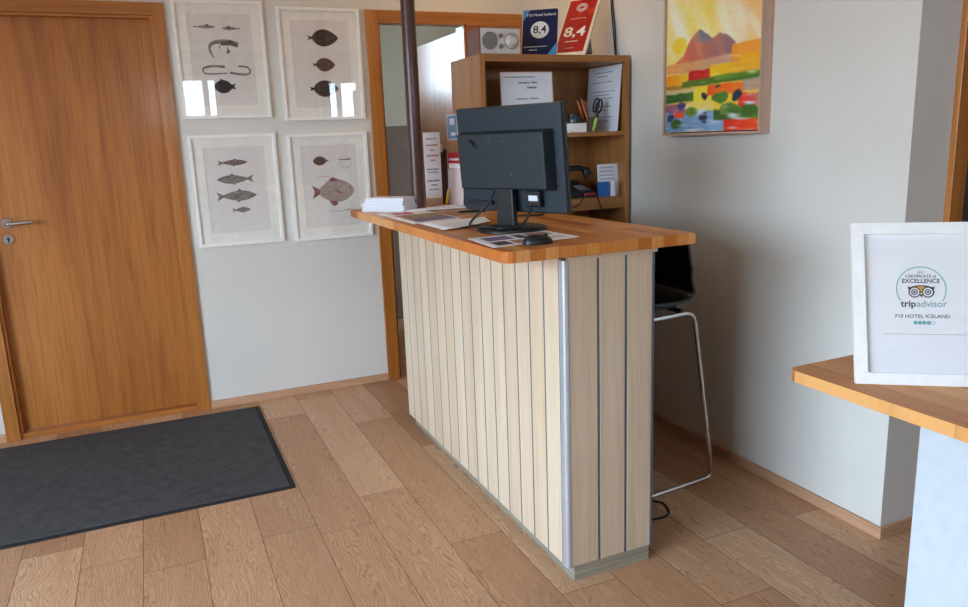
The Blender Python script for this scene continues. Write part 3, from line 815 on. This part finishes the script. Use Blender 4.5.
# notice on the middle shelf
SM = 1.3985
t = tag(empty('notice_holder', (-.652, -1.045, SM), rot=(-.07, 0, math.radians(-4))), 'clear stand with a white notice on the shelf above the monitor', 'notice')
MB().box(.006, .25, -.001, .001, .012, .27).build('notice_card', 'paper_blue', t)
c = MB(); c.box(0, .006, -.002, .002, 0, .276); c.box(.25, .256, -.002, .002, 0, .276); c.box(.006, .25, -.002, .002, .27, .276); c.box(0, .256, -.012, .05, 0, .004)
c.build('holder_rim', 'paper_pink', t)
tx = MB(); scribble(tx, .085, .14, .228, .009, -.0014, 0, 31); scribble(tx, .148, .18, .229, .009, -.0014, 0, 32); scribble(tx, .13, .176, .207, .011, -.0014, 0, 33); scribble(tx, .075, .13, .158, .008, -.0014, 1, 34); scribble(tx, .14, .182, .159, .009, -.0014, 1, 35)
tx.box(.02, .17, -.0015, -.001, .252, .256, 1); tx.build('print_lines', ['ink', 'ink_grey'], t)
# sheet leaning on the right panel
t = leaning('leaning_sheet', (-.09, -.83, SM), -86, 5, 'white printed sheet leaning on the right inside of the bookcase', 'paper')
MB().box(0, .262, -.001, .001, 0, .309).build('sheet_card', 'paper_blue', t)
tx = MB()
for i, (z, a, b_) in enumerate([(.28, .05, .2), (.262, .07, .16), (.235, .04, .2), (.19, .04, .22), (.174, .05, .18), (.158, .04, .21), (.12, .05, .2), (.1, .04, .16), (.07, .06, .21), (.05, .05, .19)]): scribble(tx, a, b_, z, .0065, -.0014, 0, 40 + i)
tx.build('print_lines', 'ink_grey', t)
# pen cup with pencils, scissors, highlighter
t = tag(empty('pen_cup', (-.2, -1.03, SM)), 'clear pen cup on the middle shelf of the bookcase', 'cup')
c = MB(); prof_o = [(.034, 0), (.037, .07)]
seg = 28; vs = []; fs = []
for (r_, z) in [(.034, 0), (.037, .07), (.035, .07), (.032, .003)]:
    for k in range(seg): vs.append((r_ * math.cos(2 * PI * k / seg), r_ * math.sin(2 * PI * k / seg), z))
for i in range(3):
    for k in range(seg): fs.append([i * seg + k, i * seg + (k + 1) % seg, (i + 1) * seg + (k + 1) % seg, (i + 1) * seg + k])
c.add(vs, fs, 0, True); c.add(vs[:seg], [list(range(seg))[::-1]]); c.add(vs[3 * seg:], [list(range(seg))]); c.build('cup_wall', glass_mat('clear plastic', (.86, .88, .92), 1), t)
def stick(name, a, b, r, mats, label, cat, group=None):
    a = Vector(a); b = Vector(b); d = b - a; L = d.length
    e = tag(empty(name, a), label, cat, group)
    MB().lathe([(r, 0), (r, L)], (0, 0, 0), d, 10).build('shaft', mats[0], e)
    MB().lathe([(r, 0), (r * .3, r * 4)], d, d, 10).build('tip', mats[1], e)
zf = SM + .004
stick('pencil', (-.195, -1.02, zf), (-.262, -1.045, 1.545), .0045, ('pencil', 'ink'), 'tan pencil leaning furthest left in the pen cup', 'pencil', 'pencils in the cup')
stick('pencil', (-.188, -1.04, zf), (-.243, -1.05, 1.55), .0045, ('pencil', 'pencil_red'), 'tan pencil second from the left in the pen cup', 'pencil', 'pencils in the cup')
stick('pencil', (-.2, -1.012, zf), (-.212, -.985, 1.535), .0045, ('pencil_red', 'ink'), 'dark red pencil upright in the pen cup', 'pencil', 'pencils in the cup')
stick('pencil', (-.183, -1.028, zf), (-.19, -1.0, 1.528), .0045, ('pencil_red', 'pencil'), 'dark red pencil leaning beside the scissors', 'pencil', 'pencils in the cup')
stick('highlighter_pen', (-.186, -1.055, zf), (-.172, -1.066, 1.463), .0085, ('green', 'black'), 'lime green highlighter at the front of the pen cup', 'marker')
t = tag(empty('scissors', (-.178, -1.03, zf), rot=(0, .3, 0)), 'scissors with black loop handles standing in the pen cup', 'scissors')
for s in (-1, 1):
    MB().prism([(-.004, 0), (.004, 0), (.007, .085), (-.007, .085)], s * .0012, s * .0012 + .0015, axis=1).build('blade', 'steel', t)
    pts = [(s * .011 + .014 * math.cos(a), s * .004, .122 + .032 * math.sin(a)) for a in [2 * PI * k / 24 for k in range(24)]]
    MB().tube(pts, .0045, 8, closed=True).build('handle', 'black', t)
o = MB().box(-.046, .046, -.04, .04, 0, .042, bev=.002)
tag(o.build('note_block', 'paper', None, (-.28, -1.04, SM)), 'white block of note paper left of the pen cup', 'note block')
t = tag(empty('small_jar', (-.278, -1.035, SM + .0425)), 'small dark jar standing on the white note block', 'jar')
MB().lathe([(.03, 0), (.032, .02), (.028, .03)], seg=28).build('jar_body', 'jar', t); MB().lathe([(.03, .03), (.03, .042)], seg=28).build('jar_lid', 'black', t)
# lower shelf
SL = 1.0935
t = tag(empty('desk_telephone', (-.25, -.965, SL)), 'black desk telephone on the lower shelf of the bookcase', 'telephone')
MB().prism([(-.09, 0), (.08, 0), (.08, .075), (-.09, .03)], -.075, .075, axis=0, bev=.004).build('phone_body', 'black', t)
hp = bez([(-.085, -.03, .088), (-.06, -.028, .125), (0, -.025, .138), (.055, -.025, .128), (.075, -.028, .1)], 20)
MB().tube(hp, [.022 if i < 4 or i > 15 else .013 for i in range(len(hp))], 12).build('handset', 'black', t)
k = MB()
for a in range(3):
    for b_ in range(4): k.box(-.0 + .018 * a, .012 + .018 * a, -.075 + .017 * b_, -.064 + .017 * b_, .034 + .0045 * b_, .04 + .0045 * b_)
k.build('keypad', 'grey_card', t)
o = MB().box(-.024, .024, -.015, .015, 0, .07, bev=.002); tag(o.build('blue_box', 'bluebox', None, (-.146, -1.085, SL)), 'bright blue box beside the telephone', 'box')
t = tag(empty('white_cup', (-.097, -1.08, SL)), 'small white cylinder in front of the notice on the lower shelf', 'cup')
MB().lathe([(.021, 0), (.021, .072)], seg=28).build('cup_body', 'paper_blue', t)
t = tag(empty('notice_card', (-.152, -1.05, SL), rot=(-.1, 0, -.06)), 'small printed notice standing at the right of the lower shelf', 'notice')
MB().box(0, .112, -.001, .001, 0, .152).build('card', 'paper_blue', t)
tx = MB()
for i in range(6): scribble(tx, .015, .09, .135 - .018 * i, .006, -.0014, 0, 60 + i)
tx.build('print_lines', 'ink_grey', t)
t = tag(empty('stapler', (-.225, -1.085, SL), .2), 'dark red stapler in front of the telephone', 'stapler')
MB().box(-.03, .03, -.008, .008, 0, .006, bev=.001).build('stapler_base', 'black', t); MB().box(-.028, .03, -.007, .007, .008, .02, bev=.002).build('stapler_arm', 'redcard', t); MB().box(.022, .03, -.005, .005, .005, .009).build('stapler_hinge', 'steel', t)

# cable down the wall
c = MB(); c.tube(bez([(-.006, -.925, CEIL - .01), (-.006, -.93, 2.3), (-.006, -.937, 2.02), (-.006, -.956, 1.88), (-.006, -.975, 1.75)], 24), .0035, 8)
c.tube(bez([(-.006, -.932, CEIL - .01), (-.006, -.94, 2.3), (-.006, -.95, 2.02), (-.006, -.972, 1.88), (-.006, -.982, 1.75)], 24), .003, 8)
tag(c.build('wall_cable', 'black'), 'thin black cable hanging down the wall above the bookcase', 'cable')

# ------------------------------------------------------------------ framed fish prints
FW, FH = .4363, .5738
def fish(mb, u, v, L, H, m, kind='round', d=1, yo=-.0068):
    """u, v: centre from the frame's left / top; L, H: size as fractions of width / height; d = 1: head right"""
    cx, cz, L, H = (u - .5) * FW, FH * (1 - v), L * FW, H * FH
    def P(x, z, k=0): return (cx + d * x * L, yo - k * .00015, cz + z * H)
    n = 18; up = []; lo = []
    for i in range(n + 1):
        s = i / n
        if kind == 'leaf': w = .5 * math.sin(PI * s ** .85) ** .75
        elif kind == 'slim': w = .5 * math.sin(PI * (s * .96 + .04) ** 1.15) ** .8
        else: w = .5 * math.sin(PI * s ** 1.05) ** .6
        x = -.36 + .86 * s
        up.append((x, w)); lo.append((x, -w))
    pts = [P(*q) for q in up] + [P(*q) for q in lo[::-1][1:-1]]
    mb.add(pts, [list(range(len(pts)))], m)
    return P
def tail(mb, P, m, fork=.42, base=.1):
    pts = [P(-.32, base, 1), P(-.5, fork, 1), P(-.44, 0, 1), P(-.5, -fork, 1), P(-.32, -base, 1)]
    mb.add(pts, [[0, 1, 2], [0, 2, 4], [2, 3, 4]], m)
def fin(mb, P, pts, m): mb.add([P(*q, 1) for q in pts], [list(range(len(pts)))], m)
def strokes(mb, pts, w, m, yo=-.007):
    """tapering band along points given as frame fractions"""
    q = bez([((u - .5) * FW, 0, FH * (1 - v)) for u, v in pts], 28)
    vs = []; n = len(q)
    for i, p in enumerate(q):
        dd = (q[min(i + 1, n - 1)] - q[max(i - 1, 0)]).normalized(); nn = Vector((-dd.z, 0, dd.x))
        ww = w if not isinstance(w, (list, tuple)) else w[0] * (1 - i / (n - 1)) + w[1] * i / (n - 1)
        a = p + nn * ww / 2; b = p - nn * ww / 2
        vs += [(a.x, yo, a.z), (b.x, yo, b.z)]
    mb.add(vs, [[2 * i, 2 * i + 1, 2 * i + 3, 2 * i + 2] for i in range(n - 1)], m)
FM = ['print', 'fish_dark', 'fish_brown', 'fish_grey', 'fish_mauve', 'fish_black', 'fish_red', 'fish_pale', 'fish_line']
def art_shark(p):
    for u in (.34, .63):
        P = fish(p, u, .22 if u < .5 else .23, .25 if u < .5 else .2, .028, 3, 'slim', 1 if u < .5 else -1); tail(p, P, 3)
        fin(p, P, [(.0, .3), (.12, .9), (.22, .3)], 5)
    strokes(p, [(.69, .37), (.58, .345), (.46, .345), (.385, .37), (.375, .42), (.41, .48)], (.028, .006), 3)
    strokes(p, [(.69, .375), (.62, .36), (.5, .36)], (.012, .018), 8, -.0071)
    fin(p, lambda x, z, k: ((x - .5) * FW, -.0072, FH * (1 - z)), [(.57, .345), (.62, .325), (.63, .355)], 5)
    fin(p, lambda x, z, k: ((x - .5) * FW, -.0072, FH * (1 - z)), [(.57, .38), (.6, .43), (.555, .45)], 3)
    fin(p, lambda x, z, k: ((x - .5) * FW, -.0072, FH * (1 - z)), [(.47, .385), (.5, .41), (.485, .37)], 3)
    strokes(p, [(.52, .555), (.38, .55), (.29, .565), (.275, .59), (.32, .615), (.54, .61)], (.012, .006), 3)
    strokes(p, [(.67, .55), (.76, .555), (.8, .585), (.78, .615), (.7, .62), (.57, .605)], (.008, .012), 3)
    P = fish(p, .5, .725, .24, .115, 5, 'round', -1); tail(p, P, 5, .25, .14)
    fin(p, P, [(0, .4), (.15, .62), (.3, .3)], 5)
def art_flat(p):
    for u, v, L, H, m in ((.54, .262, .38, .152, 1), (.53, .5, .28, .122, 2), (.51, .715, .36, .15, 1)):
        P = fish(p, u, v, L, H, m, 'leaf', 1); tail(p, P, m, .13, .05)
        strokes(p, [(u - .1 * L, v + .012), (u + .2 * L, v + .004), (u + .42 * L, v)], .0016, 8, -.0073)
def art_herring(p):
    for u, v, L, H, m, d in ((.48, .25, .35, .052, 4, 1), (.49, .4, .43, .078, 3, -1), (.49, .55, .47, .092, 3, 1), (.53, .68, .22, .045, 3, 1)):
        P = fish(p, u, v, L, H, m, 'slim', d); tail(p, P, m, .48, .1)
        fin(p, P, [(.0, .42), (.08, .72), (.14, .45)], m); fin(p, P, [(-.02, -.42), (.03, -.7), (.1, -.44)], m)
        strokes(p, [(u - d * .3 * L, v - .002), (u + d * .1 * L, v - .006), (u + d * .45 * L, v - .003)], .0012, 8, -.0073)
def art_bream(p):
    P = fish(p, .4, .255, .2, .085, 2, 'round', -1); tail(p, P, 2, .12, .06)
    strokes(p, [(.62, .25), (.78, .25)], (.004, .008), 6)
    strokes(p, [(.63, .26), (.64, .31), (.7, .33), (.77, .315), (.78, .27)], .0016, 3)
    P = fish(p, .53, .545, .54, .215, 7, 'round', 1); tail(p, P, 6, .3, .1)
    fin(p, P, [(-.1, .46), (-.02, .62), (.18, .47), (.05, .42)], 6); fin(p, P, [(-.12, -.44), (-.02, -.68), (.1, -.6), (.06, -.46)], 6)
    fin(p, P, [(.02, .1), (.14, .02), (.2, -.14), (.1, -.1)], 6)
    fin(p, P, [(.36, .1), (.385, .13), (.41, .1), (.385, .06)], 5)
    strokes(p, [(.43, .46), (.55, .445), (.7, .49)], .003, 6, -.0073)
    strokes(p, [(.35, .4), (.45, .405), (.5, .395)], .0018, 3); strokes(p, [(.45, .73), (.58, .74), (.68, .735), (.73, .725)], (.002, .005), 3)
def picture(x, z, art, label):
    t = tag(empty('framed_print', (x + FW / 2, 0, z)), label, 'framed picture', 'fish prints on the back wall')
    w, b = FW / 2, .016
    f = MB(); f.box(-w, w, -.022, -.0005, 0, b, bev=.001); f.box(-w, w, -.022, -.0005, FH - b, FH, bev=.001)
    f.box(-w, -w + b, -.022, -.0005, b, FH - b, bev=.001); f.box(w - b, w, -.022, -.0005, b, FH - b, bev=.001)
    f.build('frame', 'frame_white', t)
    u0, u1, v0, v1 = (.16 - .5) * FW, (.86 - .5) * FW, FH * (1 - .885), FH * (1 - .11)
    m = MB(); m.box(-w + b, u0, -.0095, -.004, b, FH - b); m.box(u1, w - b, -.0095, -.004, b, FH - b); m.box(u0, u1, -.0095, -.004, b, v0); m.box(u0, u1, -.0095, -.004, v1, FH - b)
    m.build('mat_board', 'matboard', t)
    p = MB(); p.box(u0 - .004, u1 + .004, -.006, -.002, v0 - .004, v1 + .004); art(p); p.build('print', FM, t)
    MB().box(-w + b, w - b, -.0155, -.0135, b, FH - b).build('glass', 'glass', t)
picture(-1.942, 1.5365, art_shark, 'framed print with a curved shark and eels, top left of four')
picture(-1.4385, 1.517, art_flat, 'framed print of three dark flatfish, top right of four')
picture(-1.9355, .882, art_herring, 'framed print of four slim grey fish, bottom left of four')
picture(-1.4395, .873, art_bream, 'framed print with a big pink fish, bottom right of four')

# ------------------------------------------------------------------ mountain painting
PWD, PHT, PD = .584, .74, .052
t = tag(empty('landscape_painting', (0, -1.705, 1.369)), 'colourful abstract painting of a mountain in a pale floater frame', 'painting')
hw = PWD / 2; fb = .009
for q0 in (-hw, hw - fb): MB().box(-PD, 0, q0, q0 + fb, 0, PHT).build('frame_rail', 'frame_wood', t)
for q0 in (0, PHT - fb): MB().box(-PD, 0, -hw + fb, hw - fb, q0, q0 + fb).build('frame_rail', 'frame_wood_h', t)
MB().box(-.012, -.002, -hw + fb, hw - fb, fb, PHT - fb).build('backing', 'black', t)
def inside(p, poly):
    x, y = p; c = False; j = len(poly) - 1
    for i in range(len(poly)):
        a, b = poly[i], poly[j]
        if (a[1] > y) != (b[1] > y) and x < (b[0] - a[0]) * (y - a[1]) / (b[1] - a[1]) + a[0]: c = not c
        j = i
    return c
def lerp(a, b, t): t = max(0, min(1, t)); return tuple(p + (q - p) * t for p, q in zip(a, b))
MTN = [(-.02, .47), (.06, .52), (.2, .585), (.26, .68), (.31, .73), (.385, .77), (.45, .73), (.52, .685), (.6, .715), (.68, .69), (.75, .63), (.78, .575), (.8, .52), (.5, .535), (.25, .52)]
BLOCKS = [  # u0,u1,s0,s1, slope, colours (left, right)
    (0, .5, .455, .535, .06, (226, 160, 104), (204, 168, 128)), (.48, 1, .46, .545, .12, (206, 160, 140), (196, 160, 136)),
    (.72, 1, .5, .615, .12, (236, 150, 60), (246, 170, 70)), (.8, 1, .48, .53, .05, (246, 190, 40), (240, 160, 40)),
    (0, .28, .36, .45, .04, (240, 150, 40), (238, 186, 60)), (.0, .3, .34, .37, .02, (150, 110, 60), (170, 140, 70)),
    (.5, 1, .40, .49, .1, (246, 200, 50), (240, 170, 60)), (.27, .5, .375, .465, .04, (186, 34, 44), (200, 56, 50)),
    (.2, 1, .345, .395, .1, (96, 120, 50), (70, 112, 44)), (.55, .98, .375, .41, .09, (120, 150, 70), (80, 124, 50)),
    (0, .34, .295, .335, .02, (196, 190, 150), (206, 190, 150)), (0, .33, .235, .305, .03, (40, 80, 40), (78, 124, 50)),
    (.33, .85, .2, .345, .0, (250, 222, 84), (244, 200, 70)), (.48, .84, .265, .345, .02, (236, 100, 40), (240, 130, 50)),
    (.84, 1, .28, .36, .0, (176, 160, 150), (190, 160, 140)), (.8, 1, .17, .265, .0, (220, 60, 50), (206, 130, 120)),
    (0, .3, .14, .225, .03, (150, 90, 110), (170, 130, 150)), (.24, .55, .16, .225, .0, (240, 224, 130), (240, 214, 120)),
    (0, .68, 0, .15, .02, (120, 150, 186), (150, 190, 224)), (.08, .22, .115, .16, .0, (226, 80, 50), (230, 100, 60)),
    (.55, 1, .08, .16, .0, (60, 96, 44), (90, 124, 54)), (.66, 1, -.05, .082, .0, (226, 60, 46), (240, 90, 44))]
BLOBS = [(.62, .245, .085, .04, (84, 124, 48)), (.13, .065, .08, .04, (60, 96, 46)), (.3, .155, .07, .035, (104, 134, 54)), (.72, .165, .1, .045, (84, 120, 48)), (.86, .135, .13, .04, (70, 104, 44)), (.455, .265, .028, .034, (36, 40, 66)), (.79, .255, .035, .04, (38, 56, 70)),
         (.445, .1, .045, .045, (40, 56, 90)), (.06, .135, .035, .04, (36, 50, 96)), (.2, .2, .045, .025, (70, 64, 110)), (.585, .335, .025, .012, (70, 60, 40)), (.16, .675, .085, .06, (244, 202, 50))]
def paint(u, s):
    n1 = mnoise.noise((u * 7, s * 7, 3.1)); n2 = mnoise.noise((u * 22, s * 30, 8.7)); n3 = mnoise.noise((u * 9 + s * 5, s * 2.2 - u * 1.2, 1.7))
    n4 = mnoise.noise((u * 14, s * 14, 5.5)); n5 = mnoise.noise((u * 6, s * 42, 2.2))
    uu = u + n1 * .012 + n2 * .003; ss = s + n1 * .008 + n2 * .003
    c = lerp((248, 226, 150), (248, 234, 196), u * 1.4 + n3 * .4)
    c = lerp(c, (246, 196, 150), (u - .55) * 1.8 + n3 * .6)
    c = lerp(c, (250, 214, 70), 1.0 * max(0, n3 + .12) * (1 - abs(u - .55) * 1.3) * (1 if s < 1.05 else .4))
    c = lerp(c, (240, 130, 100), max(0, u - .6) * max(0, s - .75) * 4 * (.5 + n3))
    c = lerp(c, (255, 246, 226), max(0, -n3 - .08) * 1.4)
    if s < .62: c = lerp(c, (248, 206, 90), (.62 - s) * 4)
    for (bu, bs, ru, rs, col) in BLOBS[-1:]:
        if ((uu - bu) / ru) ** 2 + ((ss - bs) / rs) ** 2 < 1: c = lerp(c, col, .85)
    if inside((uu, ss), MTN):
        c = lerp((206, 110, 80), (150, 116, 116), (u - .2) * 2.2)
        if ss > .67 and .33 < uu < .5: c = (122, 120, 128)
        if ss < .57: c = lerp(c, (220, 130, 90), (.57 - ss) * 10)
        c = lerp(c, (226, 140, 110), max(0, n3) * .8)
    for (u0, u1, s0, s1, sl, ca, cb) in BLOCKS:
        k = sl * .2 * (u - u0)
        if u0 <= uu <= u1 and s0 + k <= ss <= s1 + k: c = lerp(ca, cb, (u - u0) / (u1 - u0) + n1 * .5 + n2 * .15)
    for (bu, bs, ru, rs, col) in BLOBS[:-1]:
        if ((uu - bu + n4 * .03) / ru) ** 2 + ((ss - bs + n1 * .02) / rs) ** 2 < 1: c = lerp(col, (150, 170, 100) if col[1] > 90 else (90, 100, 140), max(0, n1) * .9)
    if s < .2: c = lerp(c, (226, 236, 246), max(0, n5 - .18) * 2.2)
    elif s < .55: c = lerp(c, (250, 226, 150), max(0, n5 - .25) * 1.6)
    w = 1 + n2 * .04
    g_ = sum(c) / 3
    return tuple(max(0, min(255, (g_ + (q - g_) * 1.18) * w * 1.03)) for q in c)
nu, nv = 150, 200
cw, ch = PWD - 2 * fb - .008, PHT - 2 * fb - .008
me = bpy.data.meshes.new('canvas')
vs = []; fs = []; cols = []
for j in range(nv + 1):
    for i in range(nu + 1):
        u = i / nu; z = fb + .004 + ch * j / nv
        vs.append((-.044, cw / 2 - cw * u, z)); s_ = (z - .013) / .523
        cc = [paint(u + du, s_ + dv) for du, dv in ((-.004, -.002), (.004, .002), (.003, -.004), (-.003, .004))]; cols.append(tuple(sum(q) / 4 for q in zip(*cc)))
for j in range(nv):
    for i in range(nu):
        a = j * (nu + 1) + i; fs.append((a, a + 1, a + nu + 2, a + nu + 1))
o0 = len(vs)
vs += [(x, y, z) for x in (-.0441, -.012) for y, z in ((cw / 2, fb + .004), (-cw / 2, fb + .004), (-cw / 2, fb + .004 + ch), (cw / 2, fb + .004 + ch))]
cols += [(240, 236, 226)] * 8
for k in range(4): fs.append((o0 + k, o0 + 4 + k, o0 + 4 + (k + 1) % 4, o0 + (k + 1) % 4))
me.from_pydata(vs, [], fs)
at = me.color_attributes.new('paint', 'FLOAT_COLOR', 'POINT')
for i, c in enumerate(cols): at.data[i].color = (*lin(c), 1)
q = NT('acrylic paint'); an = q.n('ShaderNodeAttribute'); an.attribute_name = 'paint'; q.l(an.outputs['Color'], q.b.inputs['Base Color']); q.b.inputs['Roughness'].default_value = .5
q.bump(q.noise(q.coords((30, 30, 90)), 1, 3), .1, .001)
me.materials.append(q.m)
co = bpy.data.objects.new('canvas', me); COL.objects.link(co); co.parent = t

# ------------------------------------------------------------------ bar stool
t = tag(empty('bar_stool', (-.48, -1.76, 0)), 'black bar stool with chrome sled frame behind the counter', 'stool')
T = Matrix.Translation(-t.location)
prof = bez([(-.70, .742), (-.665, .762), (-.60, .765), (-.5, .76), (-.41, .755), (-.345, .764), (-.316, .795), (-.324, .85), (-.34, .91), (-.345, .97), (-.342, 1.02)], 40)
sy0, sy1 = -1.955, -1.565
sv = []; sf = []; ny = 12; npf = len(prof)
for i, p in enumerate(prof):
    s = i / (npf - 1)
    if s > .75: half = .5 * (1 - .10 * ((s - .75) / .25) ** 2) - (.05 if s > .98 else 0)
    else: half = .5 - .06 * (1 - s / .2) ** 2 if s < .2 else .5
    if .6 < s < .75: half -= .03 * math.sin(PI * (s - .6) / .15)
    for k in range(ny + 1):
        e_ = k / ny - .5
        dish = .014 * (1 - (2 * e_) ** 2)
        tz = -dish if s < .5 else 0; tx = dish if s >= .5 else 0
        sv.append((p.x + tx, (sy0 + sy1) / 2 + e_ * 2 * half * (sy1 - sy0), p.y + tz))
for i in range(npf - 1):
    for k in range(ny):
        a = i * (ny + 1) + k; sf.append([a, a + 1, a + ny + 2, a + ny + 1])
sh = MB().add(sv, sf, 0, True)
so = part(sh, 'seat_shell', 'black_gloss')
sm = so.modifiers.new('thickness', 'SOLIDIFY'); sm.thickness = .012; sm.offset = -1
bv = so.modifiers.new('edge', 'BEVEL'); bv.width = .003; bv.segments = 2; bv.limit_method = 'ANGLE'; bv.angle_limit = 1.0
for y in (-1.95, -1.57):
    lp = fillet([(-.5, y, .715), (-.322, y, .715), (-.2, y, .0115), (-.735, y, .0115), (-.64, y, .715), (-.5, y, .715)], .045)
    part(MB().tube(lp[:-1], .0085, 12, closed=True), 'leg_frame', 'chrome')
part(MB().tube([(-.685, -1.95, .34), (-.685, -1.57, .34)], .0095, 12), 'footrest', 'chrome')
c = MB()
for x in (-.38, -.58): c.tube([(x, -1.95, .724), (x, -1.57, .724)], .009, 10)
part(c, 'seat_bracket', 'black')
part(MB().box(-.6, -.36, -1.9, -1.62, .728, .742, bev=.003), 'seat_plate', 'black')
t.rotation_euler = (0, 0, math.radians(6)); t.location = (-.487, -1.795, 0)
# cable loop on the floor behind the counter
tag(MB().tube(bez([(-.74, -1.95, .006), (-.66, -2.02, .006), (-.56, -2.0, .006), (-.5, -2.04, .006), (-.53, -2.12, .006), (-.6, -2.13, .006), (-.7, -2.08, .006)], 40), .004, 8).build('floor_cable', 'black'), 'thin dark cable looped on the floor behind the counter end', 'cable')

# ------------------------------------------------------------------ side desk and certificate
DZ = .77
t = tag(empty('side_desk', (-.3, -3.4, 0)), 'white fronted desk with thick wooden top at the right edge', 'desk')
T = Matrix.Translation(-t.location)
r = .03; poly = [(-.676, -4.15), (.05, -4.15), (.05, -2.783)]
for k in range(6):
    a = math.radians(90 + 90 * k / 5); poly.append((-.676 + r + r * math.cos(a), -2.792 - r + r * math.sin(a)))
part(MB().prism(poly, DZ - .032, DZ, bev=.002), 'desk_top', 'desktop')
part(MB().box(-.641, -.622, -4.13, -3.15, .0, DZ - .0325, bev=.001), 'front_panel', 'panel_white')
part(MB().box(-.622, .02, -3.169, -3.15, 0, DZ - .0325, bev=.001), 'end_panel', 'panel_white')
part(MB().box(-.622, .02, -4.13, -4.11, 0, DZ - .0325, bev=.001), 'end_panel', 'panel_white')

t = leaning('certificate_frame', (-.634, -2.97, DZ + .0005), -36, 21, 'white framed certificate standing on the wooden desk top', 'framed certificate')
W, H, b = .312, .401, .0285
f = MB(); f.box(0, W, -.002, .016, 0, b, bev=.0012); f.box(0, W, -.002, .016, H - b, H, bev=.0012); f.box(0, b, -.002, .016, b, H - b, bev=.0012); f.box(W - b, W, -.002, .016, b, H - b, bev=.0012)
f.build('frame', 'frame_white', t)
MB().box(b, W - b, .009, .014, b, H - b).build('certificate_page', 'paper', t)
MB().box(b, W - b, .0052, .0062, b, H - b).build('glass', 'glass', t)
cx = W / 2; y = .0086
lg = MB()
arc = [(cx + .055 * math.cos(a), y, .236 + .055 * math.sin(a)) for a in [math.radians(-32 + 244 * k / 50) for k in range(51)]]
lg.tube(arc, .0011, 6, 0)
lg.build('seal_arc', 'teal', t)
tx = MB(); U = y + .0001
tx.text('2015', .0075, (cx, U, .2775), X3, Z3, 0)
tx.text('CERTIFICATE of', .0098, (cx, U, .2675), X3, Z3, 0, bold=.01)
tx.text('EXCELLENCE', .0145, (cx, U, .2555), X3, Z3, 0, bold=.018)
tx.build('title_lettering', ['ink'], t); tx = MB()
tx.text('trip', .0225, (cx - .0125, U, .199), X3, Z3, 0, align='RIGHT', bold=.02, sx=1.05)
tx.text('advisor', .0225, (cx - .0115, U, .199), X3, Z3, 1, align='LEFT', bold=.008, sx=1.02)
tx.build('wordmark', ['ink', 'tealtext'], t); tx = MB()
tx.text('710 HOTEL ICELAND', .0118, (cx, U, .1685), X3, Z3, 0, bold=.012, sx=1.12)
tx.build('hotel_name', 'ink', t); tx = MB()
tx.box(cx - .085, cx + .095, y - .0003, y, .1245, .1252, 2)
tx.build('rule_line', ['ink', 'tealtext', 'ink_grey'], t)
e = MB()
def ring(cx_, cz_, r, w_, m, yy):
    e.tube([(cx_ + r * math.cos(a), yy, cz_ + r * math.sin(a)) for a in [2 * PI * k / 32 for k in range(32)]], w_, 6, m, closed=True)
for s in (-1, 1):
    X = cx + s * .0148
    ring(X, .2285, .0125, .0014, 0, y); ring(X, .2285, .0062, .0011, 0, y - .0002)
    e.lathe([(.0026, 0), (.0026, .0008)], (X, y, .2285), (0, -1, 0), 16, 0)
    e.add([(X + s * .008, y, .24), (X + s * .016, y, .243), (X + s * .0125, y, .2335)], [[0, 1, 2]], 0)
arch = [(cx + .026 * math.cos(a), y - .0002, .2355 + .0085 * math.sin(a)) for a in [math.radians(15 + 150 * k / 16) for k in range(17)]]
e.tube(arch, .0013, 6, 0)
e.add([(cx - .011, y - .0004, .242), (cx + .011, y - .0004, .242), (cx, y - .0004, .226)], [[0, 1, 2]], 1)
e.add([(cx - .004, y - .0004, .2225), (cx + .004, y - .0004, .2225), (cx, y - .0004, .2145)], [[0, 1, 2]], 0)
e.build('owl_emblem', ['ink', 'yellow'], t)
d = MB()
for k in range(5):
    X = cx + .004 + (k - 2) * .0098
    if k < 4: d.lathe([(.0042, 0), (.0042, .0006)], (X, y, .153), (0, -1, 0), 18, 0)
    d.tube([(X + .0042 * math.cos(a), y, .153 + .0042 * math.sin(a)) for a in [2 * PI * q / 20 for q in range(20)]], .0006, 5, 0, closed=True)
d.build('rating_dots', 'teal', t)
MB().prism([(.016, .06), (.016, .26), (.135, .355 * .146)], cx - .03, cx + .03, axis=0).build('easel_leg', 'grey_card', t)

# ------------------------------------------------------------------ daylight and view
w = bpy.data.worlds.new('overcast sky'); scene.world = w; w.use_nodes = True
nt = w.node_tree; bg = nt.nodes['Background']
tc = nt.nodes.new('ShaderNodeTexCoord'); sp = nt.nodes.new('ShaderNodeSeparateXYZ'); rp = nt.nodes.new('ShaderNodeValToRGB')
mr = nt.nodes.new('ShaderNodeMapRange'); mr.inputs[1].default_value = -1; mr.inputs[2].default_value = 1
nt.links.new(tc.outputs['Generated'], sp.inputs[0]); nt.links.new(sp.outputs[2], mr.inputs[0]); nt.links.new(mr.outputs[0], rp.inputs[0])
el = rp.color_ramp.elements
el[0].position = 0; el[0].color = (.12, .115, .11, 1); el[1].position = .485; el[1].color = (.2, .2, .2, 1)
for p_, c_ in ((.515, (.72, .91, 1.10)), (.75, (.71, .90, 1.14)), (1, (.68, .88, 1.16))):
    x = el.new(p_); x.color = (*c_, 1)
nt.links.new(rp.outputs[0], bg.inputs[0]); bg.inputs[1].default_value = 15.0
scene.cycles.use_denoising = True
scene.cycles.max_bounces = 10; scene.cycles.diffuse_bounces = 6; scene.cycles.transparent_max_bounces = 16
scene.cycles.sample_clamp_indirect = 6
vs_ = scene.view_settings
scene.display_settings.display_device = 'sRGB'
vs_.view_transform = 'Standard'; vs_.look = 'None'; vs_.exposure = .06; vs_.gamma = 1; vs_.use_curve_mapping = False
